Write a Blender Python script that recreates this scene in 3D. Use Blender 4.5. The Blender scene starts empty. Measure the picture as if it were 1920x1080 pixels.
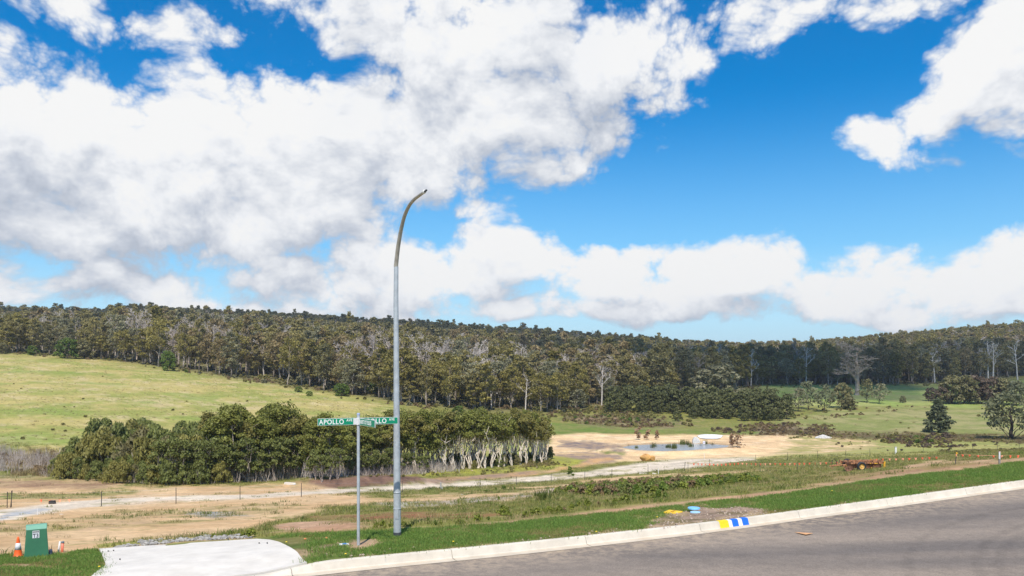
import bpy, math, random, os
import numpy as np
from mathutils import Vector, Matrix

DEV = os.environ.get('DEV', '')
S = bpy.context.scene
COL = S.collection
R = math.radians

# ------------------------------------------------------------------ camera
F, HZ, CAMZ = 1493.0, 690.0, 16.0        # focal length and horizon in photo pixels, eye height above the valley
cam_d = bpy.data.cameras.new('camera')
cam_d.sensor_width = 36.0
cam_d.lens = 36.0 * F / 1920.0
cam_d.shift_y = (HZ - 540.0) / 1920.0
cam_d.clip_start = 0.1
cam_d.clip_end = 8000
cam = bpy.data.objects.new('camera', cam_d)
cam.location = (0, 0, CAMZ)
cam.rotation_euler = (R(90), 0, 0)
COL.objects.link(cam)
S.camera = cam

# ------------------------------------------------------------------ sun
SUN_DIR = Vector((0.03, 1.0, -1.5)).normalized()       # direction the light travels (sun high behind the camera)
SUN_EL = math.asin(-SUN_DIR.z)
sun_d = bpy.data.lights.new('sun', 'SUN')
sun_d.energy = 4.9
sun_d.angle = R(0.53)
sun_d.color = (1.0, 0.93, 0.82)
sun = bpy.data.objects.new('sun', sun_d)
sun.rotation_euler = SUN_DIR.to_track_quat('-Z', 'Y').to_euler()
sun.location = (0, 0, 60)
COL.objects.link(sun)

S.view_settings.view_transform = 'Standard'
S.view_settings.look = 'None'
S.view_settings.exposure = 0.1
S.view_settings.gamma = 1.0
S.view_settings.use_curve_mapping = False
S.render.engine = 'CYCLES'
S.cycles.max_bounces = 5
S.cycles.diffuse_bounces = 3
S.cycles.glossy_bounces = 2
S.cycles.transparent_max_bounces = 4
S.cycles.use_denoising = True

# ------------------------------------------------------------------ sky
def build_world():
    w = bpy.data.worlds.new('World')
    S.world = w
    w.use_nodes = True
    nt = w.node_tree
    nt.nodes.clear()

    def node(tree, t, **k):
        n = tree.nodes.new(t)
        for a, v in k.items():
            setattr(n, a, v)
        return n

    def math_(tree, op, a, b=None, c=None, clamp=False):
        n = node(tree, 'ShaderNodeMath', operation=op, use_clamp=clamp)
        for i, v in enumerate((a, b, c)):
            if v is None:
                continue
            if isinstance(v, (int, float)):
                n.inputs[i].default_value = v
            else:
                tree.links.new(v, n.inputs[i])
        return n.outputs[0]

    def vmath(tree, op, a, b=None, out=0):
        n = node(tree, 'ShaderNodeVectorMath', operation=op)
        for i, v in enumerate((a, b)):
            if v is None:
                continue
            if isinstance(v, (tuple, list)):
                n.inputs[i].default_value = v
            else:
                tree.links.new(v, n.inputs[i])
        return n.outputs[out]

    def ang(px, py):
        az = math.atan((px - 960) / F)
        el = math.atan((HZ - py) / (F / math.cos(az)))
        return az, el

    # cloud masses: (azimuth/elevation centre given through photo position, half sizes, tilt, strength)
    blobs = [
        (120, 320, 430, 215, 0, 1.18), (480, 340, 340, 195, 0, 1.18), (700, 280, 340, 145, 12, 1.15),
        (930, 225, 310, 145, 14, 1.0), (1080, 130, 280, 125, 20, 1.0), (840, 50, 330, 150, -12, 1.0),
        (1290, 90, 200, 88, 10, .62), (1500, 28, 250, 72, 12, .46), (1740, -40, 260, 75, 0, .46),
        (180, 10, 210, 85, -8, .42), (400, 20, 120, 45, 0, .3), (560, -40, 200, 60, 0, .36),
        (90, 425, 330, 48, 0, .9), (330, 445, 150, 55, 0, .8),
        (1728, 280, 120, 66, -5, .9), (1820, 225, 95, 80, 30, .95), (1905, 130, 120, 150, 30, 1.0), (1990, 60, 160, 200, 0, 1.0),
        (880, 385, 80, 30, 0, .5), (690, 430, 160, 60, 0, .55),
        (60, 560, 200, 45, 0, .9), (260, 545, 210, 70, 0, .95), (560, 525, 190, 60, 0, .95), (760, 515, 190, 75, 0, 1.0),
        (935, 500, 150, 85, 0, 1.0), (1130, 520, 190, 75, 0, 1.0), (1330, 515, 170, 75, 0, 1.0),
        (1230, 465, 70, 38, 0, .85), (1650, 530, 150, 62, 0, .95), (1880, 520, 190, 80, 12, 1.0), (1510, 555, 120, 40, 0, .85),
        (450, 590, 420, 40, 0, .8), (1150, 572, 420, 34, 0, .85), (1640, 570, 330, 32, 0, .8), (1950, 562, 200, 38, 0, .8),
        (-350, 250, 420, 260, 0, .9), (-300, 540, 420, 70, 0, .9), (2350, 520, 420, 80, 0, .9), (2400, 150, 300, 160, 0, .8),
        (900, -300, 600, 170, 8, .8),
    ]
    # ---- density group
    g = bpy.data.node_groups.new('cloud_density', 'ShaderNodeTree')
    g.interface.new_socket('P', in_out='INPUT', socket_type='NodeSocketVector')
    g.interface.new_socket('D', in_out='OUTPUT', socket_type='NodeSocketFloat')
    g.interface.new_socket('Soft', in_out='OUTPUT', socket_type='NodeSocketFloat')
    gi = node(g, 'NodeGroupInput')
    go = node(g, 'NodeGroupOutput')
    P = gi.outputs[0]
    # warp the shapes a little so that they never read as ellipses
    wn = node(g, 'ShaderNodeTexNoise', noise_dimensions='2D')
    wn.inputs['Scale'].default_value = 5.0
    wn.inputs['Detail'].default_value = 3.0
    g.links.new(P, wn.inputs['Vector'])
    off = vmath(g, 'SUBTRACT', wn.outputs['Color'], (.5, .5, .5))
    off = vmath(g, 'MULTIPLY', off, (.16, .08, 0))
    PW = vmath(g, 'ADD', P, off)
    acc = None
    for (px, py, rx, ry, rot, st) in blobs:
        a, e = ang(px, py)
        k = 1.0 / F * math.cos(a)
        rx_, ry_ = rx * k * 1.1, ry * k * 1.1
        c, s = math.cos(R(rot)), math.sin(R(rot))
        d = vmath(g, 'SUBTRACT', PW, (a, e, 0))
        u = vmath(g, 'DOT_PRODUCT', d, (c / rx_, s / rx_, 0), out=1)
        v = vmath(g, 'DOT_PRODUCT', d, (-s / ry_, c / ry_, 0), out=1)
        q = math_(g, 'ADD', math_(g, 'MULTIPLY', u, u), math_(g, 'MULTIPLY', v, v))
        b = math_(g, 'MULTIPLY_ADD', q, -st, st)          # st * (1 - q)
        acc = b if acc is None else math_(g, 'SMOOTH_MAX', acc, b, .12)
    acc = math_(g, 'MAXIMUM', acc, -1.0)
    # away from the placed masses (sides, overhead, behind) broken cloud goes on
    sepp = node(g, 'ShaderNodeSeparateXYZ')
    g.links.new(P, sepp.inputs[0])
    far = node(g, 'ShaderNodeMapRange')
    far.inputs['From Min'].default_value = .75
    far.inputs['From Max'].default_value = 1.0
    g.links.new(math_(g, 'MAXIMUM', math_(g, 'ABSOLUTE', sepp.outputs['X']), math_(g, 'MULTIPLY', sepp.outputs['Y'], 1.35)), far.inputs['Value'])
    bn = node(g, 'ShaderNodeTexNoise', noise_dimensions='2D')
    bn.inputs['Scale'].default_value = 3.0
    bn.inputs['Detail'].default_value = 2.0
    g.links.new(P, bn.inputs['Vector'])
    gen = math_(g, 'MULTIPLY_ADD', bn.outputs[0], 3.0, -1.45)
    mixf = node(g, 'ShaderNodeMix', data_type='FLOAT')
    g.links.new(far.outputs[0], mixf.inputs[0])
    g.links.new(acc, mixf.inputs[2])
    g.links.new(gen, mixf.inputs[3])
    base = math_(g, 'MULTIPLY_ADD', mixf.outputs[0], .78, .235)
    # billows
    n1 = node(g, 'ShaderNodeTexNoise', noise_dimensions='2D')
    n1.inputs['Scale'].default_value = 11.0
    n1.inputs['Detail'].default_value = 9.0
    n1.inputs['Roughness'].default_value = .61
    n1.inputs['Lacunarity'].default_value = 2.1
    g.links.new(vmath(g, 'MULTIPLY', P, (1, 1.35, 1)), n1.inputs['Vector'])
    n2 = node(g, 'ShaderNodeTexVoronoi', voronoi_dimensions='2D', feature='SMOOTH_F1')
    n2.inputs['Scale'].default_value = 13.0
    n2.inputs['Detail'].default_value = 4.0
    n2.inputs['Roughness'].default_value = .6
    n2.inputs['Smoothness'].default_value = .25
    g.links.new(vmath(g, 'ADD', vmath(g, 'MULTIPLY', P, (1, 1.3, 1)), vmath(g, 'MULTIPLY', off, (.6, .6, 0))), n2.inputs['Vector'])
    bil = math_(g, 'MULTIPLY_ADD', n2.outputs['Distance'], -.55, .21)
    fb = math_(g, 'MULTIPLY_ADD', n1.outputs[0], .90, -.48)
    d = math_(g, 'ADD', base, math_(g, 'ADD', fb, bil))
    g.links.new(d, go.inputs[0])
    n3 = node(g, 'ShaderNodeTexNoise', noise_dimensions='2D')
    n3.inputs['Scale'].default_value = 11.0
    n3.inputs['Detail'].default_value = 4.5
    n3.inputs['Roughness'].default_value = .5
    n3.inputs['Lacunarity'].default_value = 2.1
    g.links.new(vmath(g, 'MULTIPLY', P, (1, 1.35, 1)), n3.inputs['Vector'])
    g.links.new(math_(g, 'ADD', base, math_(g, 'ADD', math_(g, 'MULTIPLY_ADD', n3.outputs[0], .95, -.5), math_(g, 'MULTIPLY', bil, .9))), go.inputs[1])

    tc = node(nt, 'ShaderNodeTexCoord')
    sep = node(nt, 'ShaderNodeSeparateXYZ')
    nt.links.new(tc.outputs['Generated'], sep.inputs[0])
    az = math_(nt, 'ARCTAN2', sep.outputs[0], sep.outputs[1])
    el = math_(nt, 'ARCSINE', sep.outputs[2])
    cmb = node(nt, 'ShaderNodeCombineXYZ')
    nt.links.new(az, cmb.inputs[0])
    nt.links.new(el, cmb.inputs[1])

    def dens(offset):
        gn = node(nt, 'ShaderNodeGroup', node_tree=g)
        nt.links.new(vmath(nt, 'ADD', cmb.outputs[0], offset) if offset else cmb.outputs[0], gn.inputs[0])
        return gn.outputs
    (d0, s0), (d1, s1), (_, s2) = dens(None), dens((-.004, .022, 0)), dens((-.008, .062, 0))
    alpha = node(nt, 'ShaderNodeMapRange', interpolation_type='SMOOTHSTEP')
    alpha.inputs['From Min'].default_value = -.03
    alpha.inputs['From Max'].default_value = .44
    nt.links.new(d0, alpha.inputs['Value'])
    # self shading of the cloud: less cloud above a point = more sun on it
    fine = math_(nt, 'MULTIPLY_ADD', math_(nt, 'SUBTRACT', d0, d1), .55, math_(nt, 'MULTIPLY', math_(nt, 'SUBTRACT', s0, s1), .5))
    broad = math_(nt, 'SUBTRACT', s0, s2)
    lit = math_(nt, 'ADD', math_(nt, 'MULTIPLY_ADD', fine, .56, .60), math_(nt, 'MULTIPLY', broad, .80))
    lit = math_(nt, 'SUBTRACT', lit, math_(nt, 'MULTIPLY', math_(nt, 'MAXIMUM', math_(nt, 'SUBTRACT', s0, .5), 0), .35), clamp=True)
    # broad, soft changes of brightness from cloud to cloud
    bn = node(nt, 'ShaderNodeTexNoise', noise_dimensions='2D')
    bn.inputs['Scale'].default_value = 4.2
    bn.inputs['Detail'].default_value = 3.0
    nt.links.new(cmb.outputs[0], bn.inputs['Vector'])
    lit = math_(nt, 'ADD', lit, math_(nt, 'MULTIPLY_ADD', bn.outputs[0], .7, -.31), clamp=True)
    ramp = node(nt, 'ShaderNodeValToRGB')
    cr = ramp.color_ramp
    cr.elements[0].position = 0.0
    cr.elements[0].color = (.47, .515, .60, 1)
    cr.elements[1].position = 1.0
    cr.elements[1].color = (.93, .93, .925, 1)
    for p, c in ((.28, (.60, .64, .715, 1)), (.52, (.75, .775, .82, 1)), (.78, (.88, .895, .92, 1))):
        e_ = cr.elements.new(p)
        e_.color = c
    nt.links.new(lit, ramp.inputs[0])

    sky = node(nt, 'ShaderNodeTexSky', sky_type='NISHITA')
    sky.sun_disc = False
    sky.sun_elevation = SUN_EL
    sky.sun_rotation = math.pi + math.atan2(.03, 1.0)
    sky.altitude = 200
    sky.air_density = 1.0
    sky.dust_density = .35
    sky.ozone_density = 2.2
    hsv = node(nt, 'ShaderNodeHueSaturation')
    hsv.inputs['Saturation'].default_value = 1.95
    hsv.inputs['Value'].default_value = 1.22
    nt.links.new(sky.outputs[0], hsv.inputs['Color'])
    bg1 = node(nt, 'ShaderNodeBackground')
    bg1.inputs['Strength'].default_value = .115
    lowf = node(nt, 'ShaderNodeMapRange', interpolation_type='SMOOTHSTEP')
    lowf.inputs['From Min'].default_value = .34
    lowf.inputs['From Max'].default_value = -.02
    lowf.inputs['To Max'].default_value = .85
    nt.links.new(el, lowf.inputs['Value'])
    horiz = node(nt, 'ShaderNodeMix', data_type='RGBA')          # clear southern air: pale blue down to the horizon
    horiz.inputs[7].default_value = (3.9, 6.3, 8.4, 1)
    nt.links.new(lowf.outputs[0], horiz.inputs[0])
    nt.links.new(hsv.outputs[0], horiz.inputs[6])
    nt.links.new(horiz.outputs[2], bg1.inputs['Color'])
    bg2 = node(nt, 'ShaderNodeBackground')
    bg2.inputs['Strength'].default_value = .95
    nt.links.new(ramp.outputs[0], bg2.inputs['Color'])
    mix = node(nt, 'ShaderNodeMixShader')
    nt.links.new(alpha.outputs[0], mix.inputs[0])
    nt.links.new(bg1.outputs[0], mix.inputs[1])
    nt.links.new(bg2.outputs[0], mix.inputs[2])
    out = node(nt, 'ShaderNodeOutputWorld')
    nt.links.new(mix.outputs[0], out.inputs['Surface'])
    w.cycles.sampling_method = 'MANUAL'
    w.cycles.sample_map_resolution = 512

build_world()

# ------------------------------------------------------------------ numeric helpers
RNG = np.random.default_rng(7)

def smooth(a, b, x):
    t = np.clip((x - a) / (b - a), 0, 1)
    return t * t * (3 - 2 * t)

_NT = np.random.default_rng(3).random((256, 256))
def vnoise(x, y):
    xi, yi = np.floor(x).astype(int), np.floor(y).astype(int)
    xf, yf = x - xi, y - yi
    u, v = xf * xf * (3 - 2 * xf), yf * yf * (3 - 2 * yf)
    a, b = _NT[xi & 255, yi & 255], _NT[(xi + 1) & 255, yi & 255]
    c, d = _NT[xi & 255, (yi + 1) & 255], _NT[(xi + 1) & 255, (yi + 1) & 255]
    return (a * (1 - u) + b * u) * (1 - v) + (c * (1 - u) + d * u) * v

def fbm(x, y, scale, octv=4, rough=.55, seed=0):
    """0..1 fractal noise; scale = size of the largest lumps in metres"""
    x = np.asarray(x, float) / scale + seed * 17.31
    y = np.asarray(y, float) / scale + seed * 9.77
    s, a, t = 0, 1.0, 0
    for i in range(octv):
        s = s + a * vnoise(x, y)
        t += a
        a *= rough
        x, y = x * 2.03 + 5.2, y * 2.03 + 1.7
    return s / t

# ------------------------------------------------------------------ the lie of the land
# For seven directions: how far away (D, metres ahead) the ground is where it meets each line of sight.
PROFILE = {
    -700: [(12, 1090), (17, 1052), (30, 995), (50, 966), (70, 948), (95, 905), (120, 862), (150, 815), (200, 755), (260, 705), (320, 664), (450, 638), (700, 600), (850, 598), (1100, 622), (3000, 672)],
    0:    [(12, 1100), (17.5, 1045), (30, 990), (50, 963), (65, 947), (78, 928), (95, 898), (120, 855), (150, 806), (200, 748), (260, 702), (322, 664), (450, 638), (700, 603), (850, 602), (1100, 625), (3000, 672)],
    480:  [(12, 1110), (18.5, 1013), (27, 995), (38, 970), (52, 950), (68, 933), (85, 914), (98, 900), (120, 870), (160, 818), (200, 778), (260, 732), (292, 715), (400, 678), (600, 632), (730, 617), (850, 617), (1100, 635), (3000, 673)],
    960:  [(12, 1130), (19.7, 983), (28, 964), (40, 944), (55, 930), (75, 918), (95, 911), (106, 901), (118, 886), (140, 858), (165, 838), (195, 816), (230, 789), (260, 770), (330, 742), (450, 704), (600, 667), (730, 647), (850, 646), (1100, 655), (3000, 674)],
    1440: [(15, 1060), (25, 948), (36, 924), (50, 908), (72, 892), (100, 876), (118, 867), (140, 853), (160, 841), (180, 829), (200, 816), (230, 797), (280, 766), (340, 737), (400, 722), (500, 706), (620, 687), (760, 671), (850, 669), (1100, 674), (3000, 675)],
    1920: [(15, 1060), (23, 898), (31, 866), (45, 859), (70, 853.5), (100, 849), (130, 843), (160, 833), (180, 824), (210, 807), (260, 777), (300, 758), (350, 737), (400, 718), (500, 692), (600, 661), (720, 637), (850, 635), (1100, 648), (3000, 675)],
    2700: [(15, 1010), (23, 860), (31, 838), (45, 832), (70, 829), (100, 827), (130, 824), (160, 818), (180, 812), (210, 798), (260, 770), (300, 752), (350, 732), (400, 712), (500, 684), (600, 652), (720, 630), (850, 628), (1100, 645), (3000, 675)],
}
_LG = np.linspace(math.log(8), math.log(3000), 400)
_PX = np.array(sorted(PROFILE))
_TAB = []
for k in _PX:
    p = np.array(PROFILE[k], float)
    t = np.interp(_LG, np.log(p[:, 0]), p[:, 1])
    ker = np.hanning(15)
    ker /= ker.sum()
    tp = np.pad(t, 7, mode='edge')
    _TAB.append(np.convolve(tp, ker, 'valid'))
_TAB = np.array(_TAB)

def field_py(px, D):
    px = np.clip(px, _PX[0], _PX[-1])
    i = np.clip(np.searchsorted(_PX, px) - 1, 0, len(_PX) - 2)
    t = (px - _PX[i]) / (_PX[i + 1] - _PX[i])
    lg = (np.log(np.clip(D, 8, 3000)) - _LG[0]) / (_LG[1] - _LG[0])
    j = np.clip(np.floor(lg).astype(int), 0, 398)
    f = lg - j
    def col(ii):
        ii = np.clip(ii, 0, len(_PX) - 1)
        return _TAB[ii, j] * (1 - f) + _TAB[ii, j + 1] * f
    p0, p1, p2, p3 = col(i - 1), col(i), col(i + 1), col(i + 2)
    # Catmull-Rom across the directions
    return .5 * (2 * p1 + (p2 - p0) * t + (2 * p0 - 5 * p1 + 4 * p2 - p3) * t * t + (3 * p1 - p0 - 3 * p2 + p3) * t ** 3)

# back edge of the kerb: plan position and height
KX = np.array([-60, -20, -6.54, -3.69, 0, 4.70, 6.79, 14.79, 40, 90], float)
KY = np.array([-13.5, 6.2, 12.83, 14.30, 16.15, 18.50, 19.50, 23.0, 33.5, 53.0], float)
KZ = np.array([-3.9, -3.62, -3.50, -3.47, -3.545, -3.56, -3.50, -3.22, -2.35, -1.0], float)
_kxs = np.linspace(-60, 90, 1501)
def _sm(v, n=31):
    k = np.hanning(n); k /= k.sum()
    return np.convolve(np.pad(v, n // 2, mode='reflect', reflect_type='odd'), k, 'valid')
_kys, _kzs = _sm(np.interp(_kxs, KX, KY)), _sm(np.interp(_kxs, KX, KZ), 61)
def kerb_y(x): return np.interp(x, _kxs, _kys)
def kerb_z(x): return np.interp(x, _kxs, _kzs) + CAMZ
COSK = .905

POND_Z = CAMZ - 15.55
def px_of(X, Y): return 960 + F * X / np.maximum(Y, 1e-3)

POND_PX = [(1165, 839), (1180, 835.5), (1215, 833.5), (1260, 832.5), (1300, 832), (1340, 833), (1368, 835.5), (1362, 838.5), (1335, 841), (1290, 844.5), (1240, 846), (1195, 844)]
def flat_point(px, py, z):
    D = (CAMZ - z) * F / (py - HZ)
    return np.array([(px - 960) / F * D, D, z])
POND = np.array([flat_point(a, b, POND_Z) for a, b in POND_PX])

def poly_sd(x, y, poly):
    """signed distance, positive inside"""
    poly = np.asarray(poly, float)[:, :2]
    d = np.full(x.shape, 1e9)
    inside = np.zeros(x.shape, bool)
    n = len(poly)
    for i in range(n):
        ax, ay = poly[i]
        bx, by = poly[(i + 1) % n]
        ex, ey = bx - ax, by - ay
        t = np.clip(((x - ax) * ex + (y - ay) * ey) / (ex * ex + ey * ey + 1e-12), 0, 1)
        d = np.minimum(d, np.hypot(x - ax - t * ex, y - ay - t * ey))
        if ay != by:
            c = ((ay > y) != (by > y)) & (x < (bx - ax) * (y - ay) / (by - ay) + ax)
            inside ^= c
    return np.where(inside, d, -d)

def ground_z(X, Y, detail=True):
    X = np.asarray(X, float); Y = np.asarray(Y, float)
    shp = np.broadcast(X, Y).shape
    X, Y = np.broadcast_to(X, shp).ravel(), np.broadcast_to(Y, shp).ravel()
    r = np.hypot(X, Y)
    az = np.arctan2(X, Y)
    lim = R(50)
    azc = np.clip(az, -lim, lim)
    D = np.maximum(r * np.cos(azc), 8)
    px = 960 + F * np.tan(azc)
    py = field_py(px, D)
    zf = CAMZ - (py - HZ) / F * D
    kz = kerb_z(X)
    p = (Y - kerb_y(X)) * COSK
    lay = .125 * smooth(-3.3, -4.5, X) * (1 - smooth(-7.0, -7.9, X)) * smooth(1.6, 0, p)
    zn = kz - .088 * np.maximum(p, 0) - lay - .05 * smooth(1.6, .5, p) * smooth(-3.9, -4.5, X) * (1 - smooth(-6.6, -6.2, -X) * 0) * (X > -7.2)
    w = smooth(3.5, 11, p)
    z = zn * (1 - w) + zf * w
    # mound of dark soil in front of the grove
    mx, my, ml, mw = -16.5, 93.5, 9.5, 3.2
    q = ((X - mx) / ml) ** 2 + ((Y - my - (X - mx) * .35) / mw) ** 2
    z = z + 1.0 * np.exp(-q * q)
    if detail:
        far = smooth(6, 40, p)
        z = z + (fbm(X, Y, 9, 3, seed=2) - .5) * .35 * far + (fbm(X, Y, 1.3, 3, seed=4) - .5) * .12 * smooth(.5, 6, p)
    # pond basin
    near = (Y > 130) & (Y < 190) & (X > 10) & (X < 60)
    if near.any():
        sd = poly_sd(X[near], Y[near], POND)
        zz = z[near]
        lev = POND_Z - np.clip(sd, -8, 8) * .11
        ww = smooth(-7.5, -1.0, sd)
        z[near] = zz * (1 - ww) + np.where(sd > -1.0, lev, np.maximum(lev, POND_Z + .03)) * ww
    # carriageway, and the bank the camera stands on
    road_floor = kz - .36
    bank = np.minimum(kz - .1 + smooth(-10.2, -14.2, p) * 1.75, CAMZ - 1.65)
    z = np.where(p < -.12, road_floor, np.where(p < .02, kz - .02 - lay, z))
    z = np.where(p < -9.7, kz - .36 + smooth(-9.7, -10.3, p) * (bank - kz + .36), z)
    return z.reshape(shp)

def gz(x, y):
    return float(ground_z(np.array([x]), np.array([y]))[0])

_DS = np.exp(np.linspace(math.log(11), math.log(900), 1600))
def on_ground(px, py, dmin=11.0):
    """world point where the line of sight through photo position (px, py) first meets the ground"""
    X = (px - 960) / F * _DS
    z = ground_z(X, _DS, detail=False)
    q = HZ + (CAMZ - z) / _DS * F
    ok = np.nonzero((q <= py) & (_DS >= dmin))[0]
    i = ok[0] if len(ok) else len(_DS) - 1
    D = _DS[i]
    if i > 0 and q[i - 1] > py > q[i]:
        D = _DS[i - 1] + (_DS[i] - _DS[i - 1]) * (q[i - 1] - py) / (q[i - 1] - q[i])
    x = (px - 960) / F * D
    return Vector((x, D, gz(x, D)))

# ------------------------------------------------------------------ mesh helpers
def new_mesh(name, verts, quads=None, tris=None, mats=(), qmat=None, tmat=None, var=None, smooth_=False):
    me = bpy.data.meshes.new(name)
    verts = np.asarray(verts, np.float32).reshape(-1, 3)
    quads = np.zeros((0, 4), np.int32) if quads is None or len(quads) == 0 else np.asarray(quads, np.int32)
    tris = np.zeros((0, 3), np.int32) if tris is None or len(tris) == 0 else np.asarray(tris, np.int32)
    me.vertices.add(len(verts))
    me.vertices.foreach_set('co', verts.ravel())
    nl = quads.size + tris.size
    me.loops.add(nl)
    me.loops.foreach_set('vertex_index', np.concatenate([quads.ravel(), tris.ravel()]))
    npoly = len(quads) + len(tris)
    me.polygons.add(npoly)
    st = np.concatenate([np.arange(len(quads)) * 4, quads.size + np.arange(len(tris)) * 3]).astype(np.int32)
    me.polygons.foreach_set('loop_start', st)
    for m in mats:
        me.materials.append(m)
    if len(mats) > 1:
        qm = np.zeros(len(quads), np.int32) if qmat is None else np.asarray(qmat, np.int32)
        tm = np.zeros(len(tris), np.int32) if tmat is None else np.asarray(tmat, np.int32)
        me.polygons.foreach_set('material_index', np.concatenate([qm, tm]))
    me.polygons.foreach_set('use_smooth', np.full(npoly, bool(smooth_)))
    if var is not None:
        var = np.asarray(var, np.float32)
        if var.ndim == 1:
            var = np.stack([var, var, var, np.ones_like(var)], 1)
        elif var.shape[1] == 3:
            var = np.concatenate([var, np.ones((len(var), 1), np.float32)], 1)
        a = me.attributes.new('var', 'FLOAT_COLOR', 'POINT')
        a.data.foreach_set('color', var.astype(np.float32).ravel())
    me.update(calc_edges=True)
    return me

def tag(o, label=None, cat=None, group=None, kind=None):
    if label: o['label'] = label
    if cat: o['category'] = cat
    if group: o['group'] = group
    if kind or cat: o['kind'] = kind or 'thing'
    return o

def link(name, data, parent=None, loc=None, rz=0.0):
    o = bpy.data.objects.new(name, data)
    COL.objects.link(o)
    if parent is not None:
        o.parent = parent
    if loc is not None:
        o.location = loc
    if rz:
        o.rotation_euler = (0, 0, rz)
    return o

def empty(name, loc, rz=0.0):
    o = link(name, None, None, loc, rz)
    o.empty_display_size = .3
    return o

class Geo:
    """collects quads and triangles for one mesh"""
    def __init__(s):
        s.v, s.q, s.t, s.qm, s.tm, s.c, s.n = [], [], [], [], [], [], 0
    def add(s, verts, quads=None, tris=None, mat=0, var=.5):
        verts = np.asarray(verts, float).reshape(-1, 3)
        if quads is not None and len(quads):
            s.q.append(np.asarray(quads, int) + s.n); s.qm.append(np.full(len(quads), mat))
        if tris is not None and len(tris):
            s.t.append(np.asarray(tris, int) + s.n); s.tm.append(np.full(len(tris), mat))
        s.v.append(verts)
        s.c.append(np.full(len(verts), var) if np.isscalar(var) else np.asarray(var, float))
        s.n += len(verts)
        return s
    def mesh(s, name, mats, smooth_=False):
        cat = lambda l, w: np.concatenate(l) if l else np.zeros((0, w), int)
        c1 = lambda l: np.concatenate(l) if l else np.zeros(0, int)
        return new_mesh(name, np.concatenate(s.v), cat(s.q, 4), cat(s.t, 3), mats, c1(s.qm), c1(s.tm), np.concatenate(s.c), smooth_)
    def box(s, c, size, rz=0.0, mat=0, taper=1.0, var=.5, M=None):
        x, y, z = np.array(size) / 2
        v = np.array([(-x, -y, -z), (x, -y, -z), (x, y, -z), (-x, y, -z), (-x * taper, -y * taper, z), (x * taper, -y * taper, z), (x * taper, y * taper, z), (-x * taper, y * taper, z)])
        if M is not None:
            v = v @ np.array(M).T
        if rz:
            cs, sn = math.cos(rz), math.sin(rz)
            v = v @ np.array([(cs, sn, 0), (-sn, cs, 0), (0, 0, 1)])
        return s.add(v + np.array(c), [(3, 2, 1, 0), (4, 5, 6, 7), (0, 1, 5, 4), (1, 2, 6, 5), (2, 3, 7, 6), (3, 0, 4, 7)], mat=mat, var=var)
    def tube(s, pts, radii, sides=8, mat=0, cap=True, var=.5):
        v, q, t = tube(pts, radii, sides, cap)
        return s.add(v, q, t, mat, var)

def tube(pts, radii, sides=8, cap=True):
    pts = np.asarray(pts, float)
    n = len(pts)
    radii = np.broadcast_to(np.asarray(radii, float), (n,))
    tan = np.gradient(pts, axis=0) if n > 2 else np.repeat((pts[-1] - pts[0])[None], n, 0)
    tan /= np.linalg.norm(tan, axis=1)[:, None] + 1e-9
    ref = np.array((1.0, 0, 0)) if abs(tan[0][0]) < .8 else np.array((0, 1.0, 0))
    a = np.cross(tan, ref); a /= np.linalg.norm(a, axis=1)[:, None] + 1e-9
    b = np.cross(tan, a)
    th = np.arange(sides) / sides * 2 * math.pi
    ring = a[:, None] * np.cos(th)[None, :, None] + b[:, None] * np.sin(th)[None, :, None]
    v = (pts[:, None] + ring * radii[:, None, None]).reshape(-1, 3)
    i = np.arange(n - 1)[:, None] * sides
    j = np.arange(sides)[None]
    j2 = (j + 1) % sides
    q = np.stack([i + j2, i + j, i + sides + j, i + sides + j2], -1).reshape(-1, 4)
    t = []
    if cap:
        v = np.concatenate([v, pts[:1], pts[-1:]])
        c0, c1 = n * sides, n * sides + 1
        for k in range(sides):
            k2 = (k + 1) % sides
            t.append((c0, k, k2))
            t.append((c1, (n - 1) * sides + k2, (n - 1) * sides + k))
    return v, q, t

def lathe(prof, sides=24):
    prof = np.asarray(prof, float)
    n = len(prof)
    th = np.arange(sides) / sides * 2 * math.pi
    v = np.stack([prof[:, 0][:, None] * np.cos(th), prof[:, 0][:, None] * np.sin(th), np.repeat(prof[:, 1][:, None], sides, 1)], -1).reshape(-1, 3)
    i = np.arange(n - 1)[:, None] * sides
    j = np.arange(sides)[None]
    j2 = (j + 1) % sides
    q = np.stack([i + j, i + j2, i + sides + j2, i + sides + j], -1).reshape(-1, 4)
    return v, q

# ------------------------------------------------------------------ material helpers
def mat_new(name):
    m = bpy.data.materials.new(name)
    m.use_nodes = True
    nt = m.node_tree
    b = nt.nodes['Principled BSDF']
    return m, nt, b

def N(nt, t, **k):
    n = nt.nodes.new(t)
    for a, v in k.items():
        setattr(n, a, v)
    return n

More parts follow.
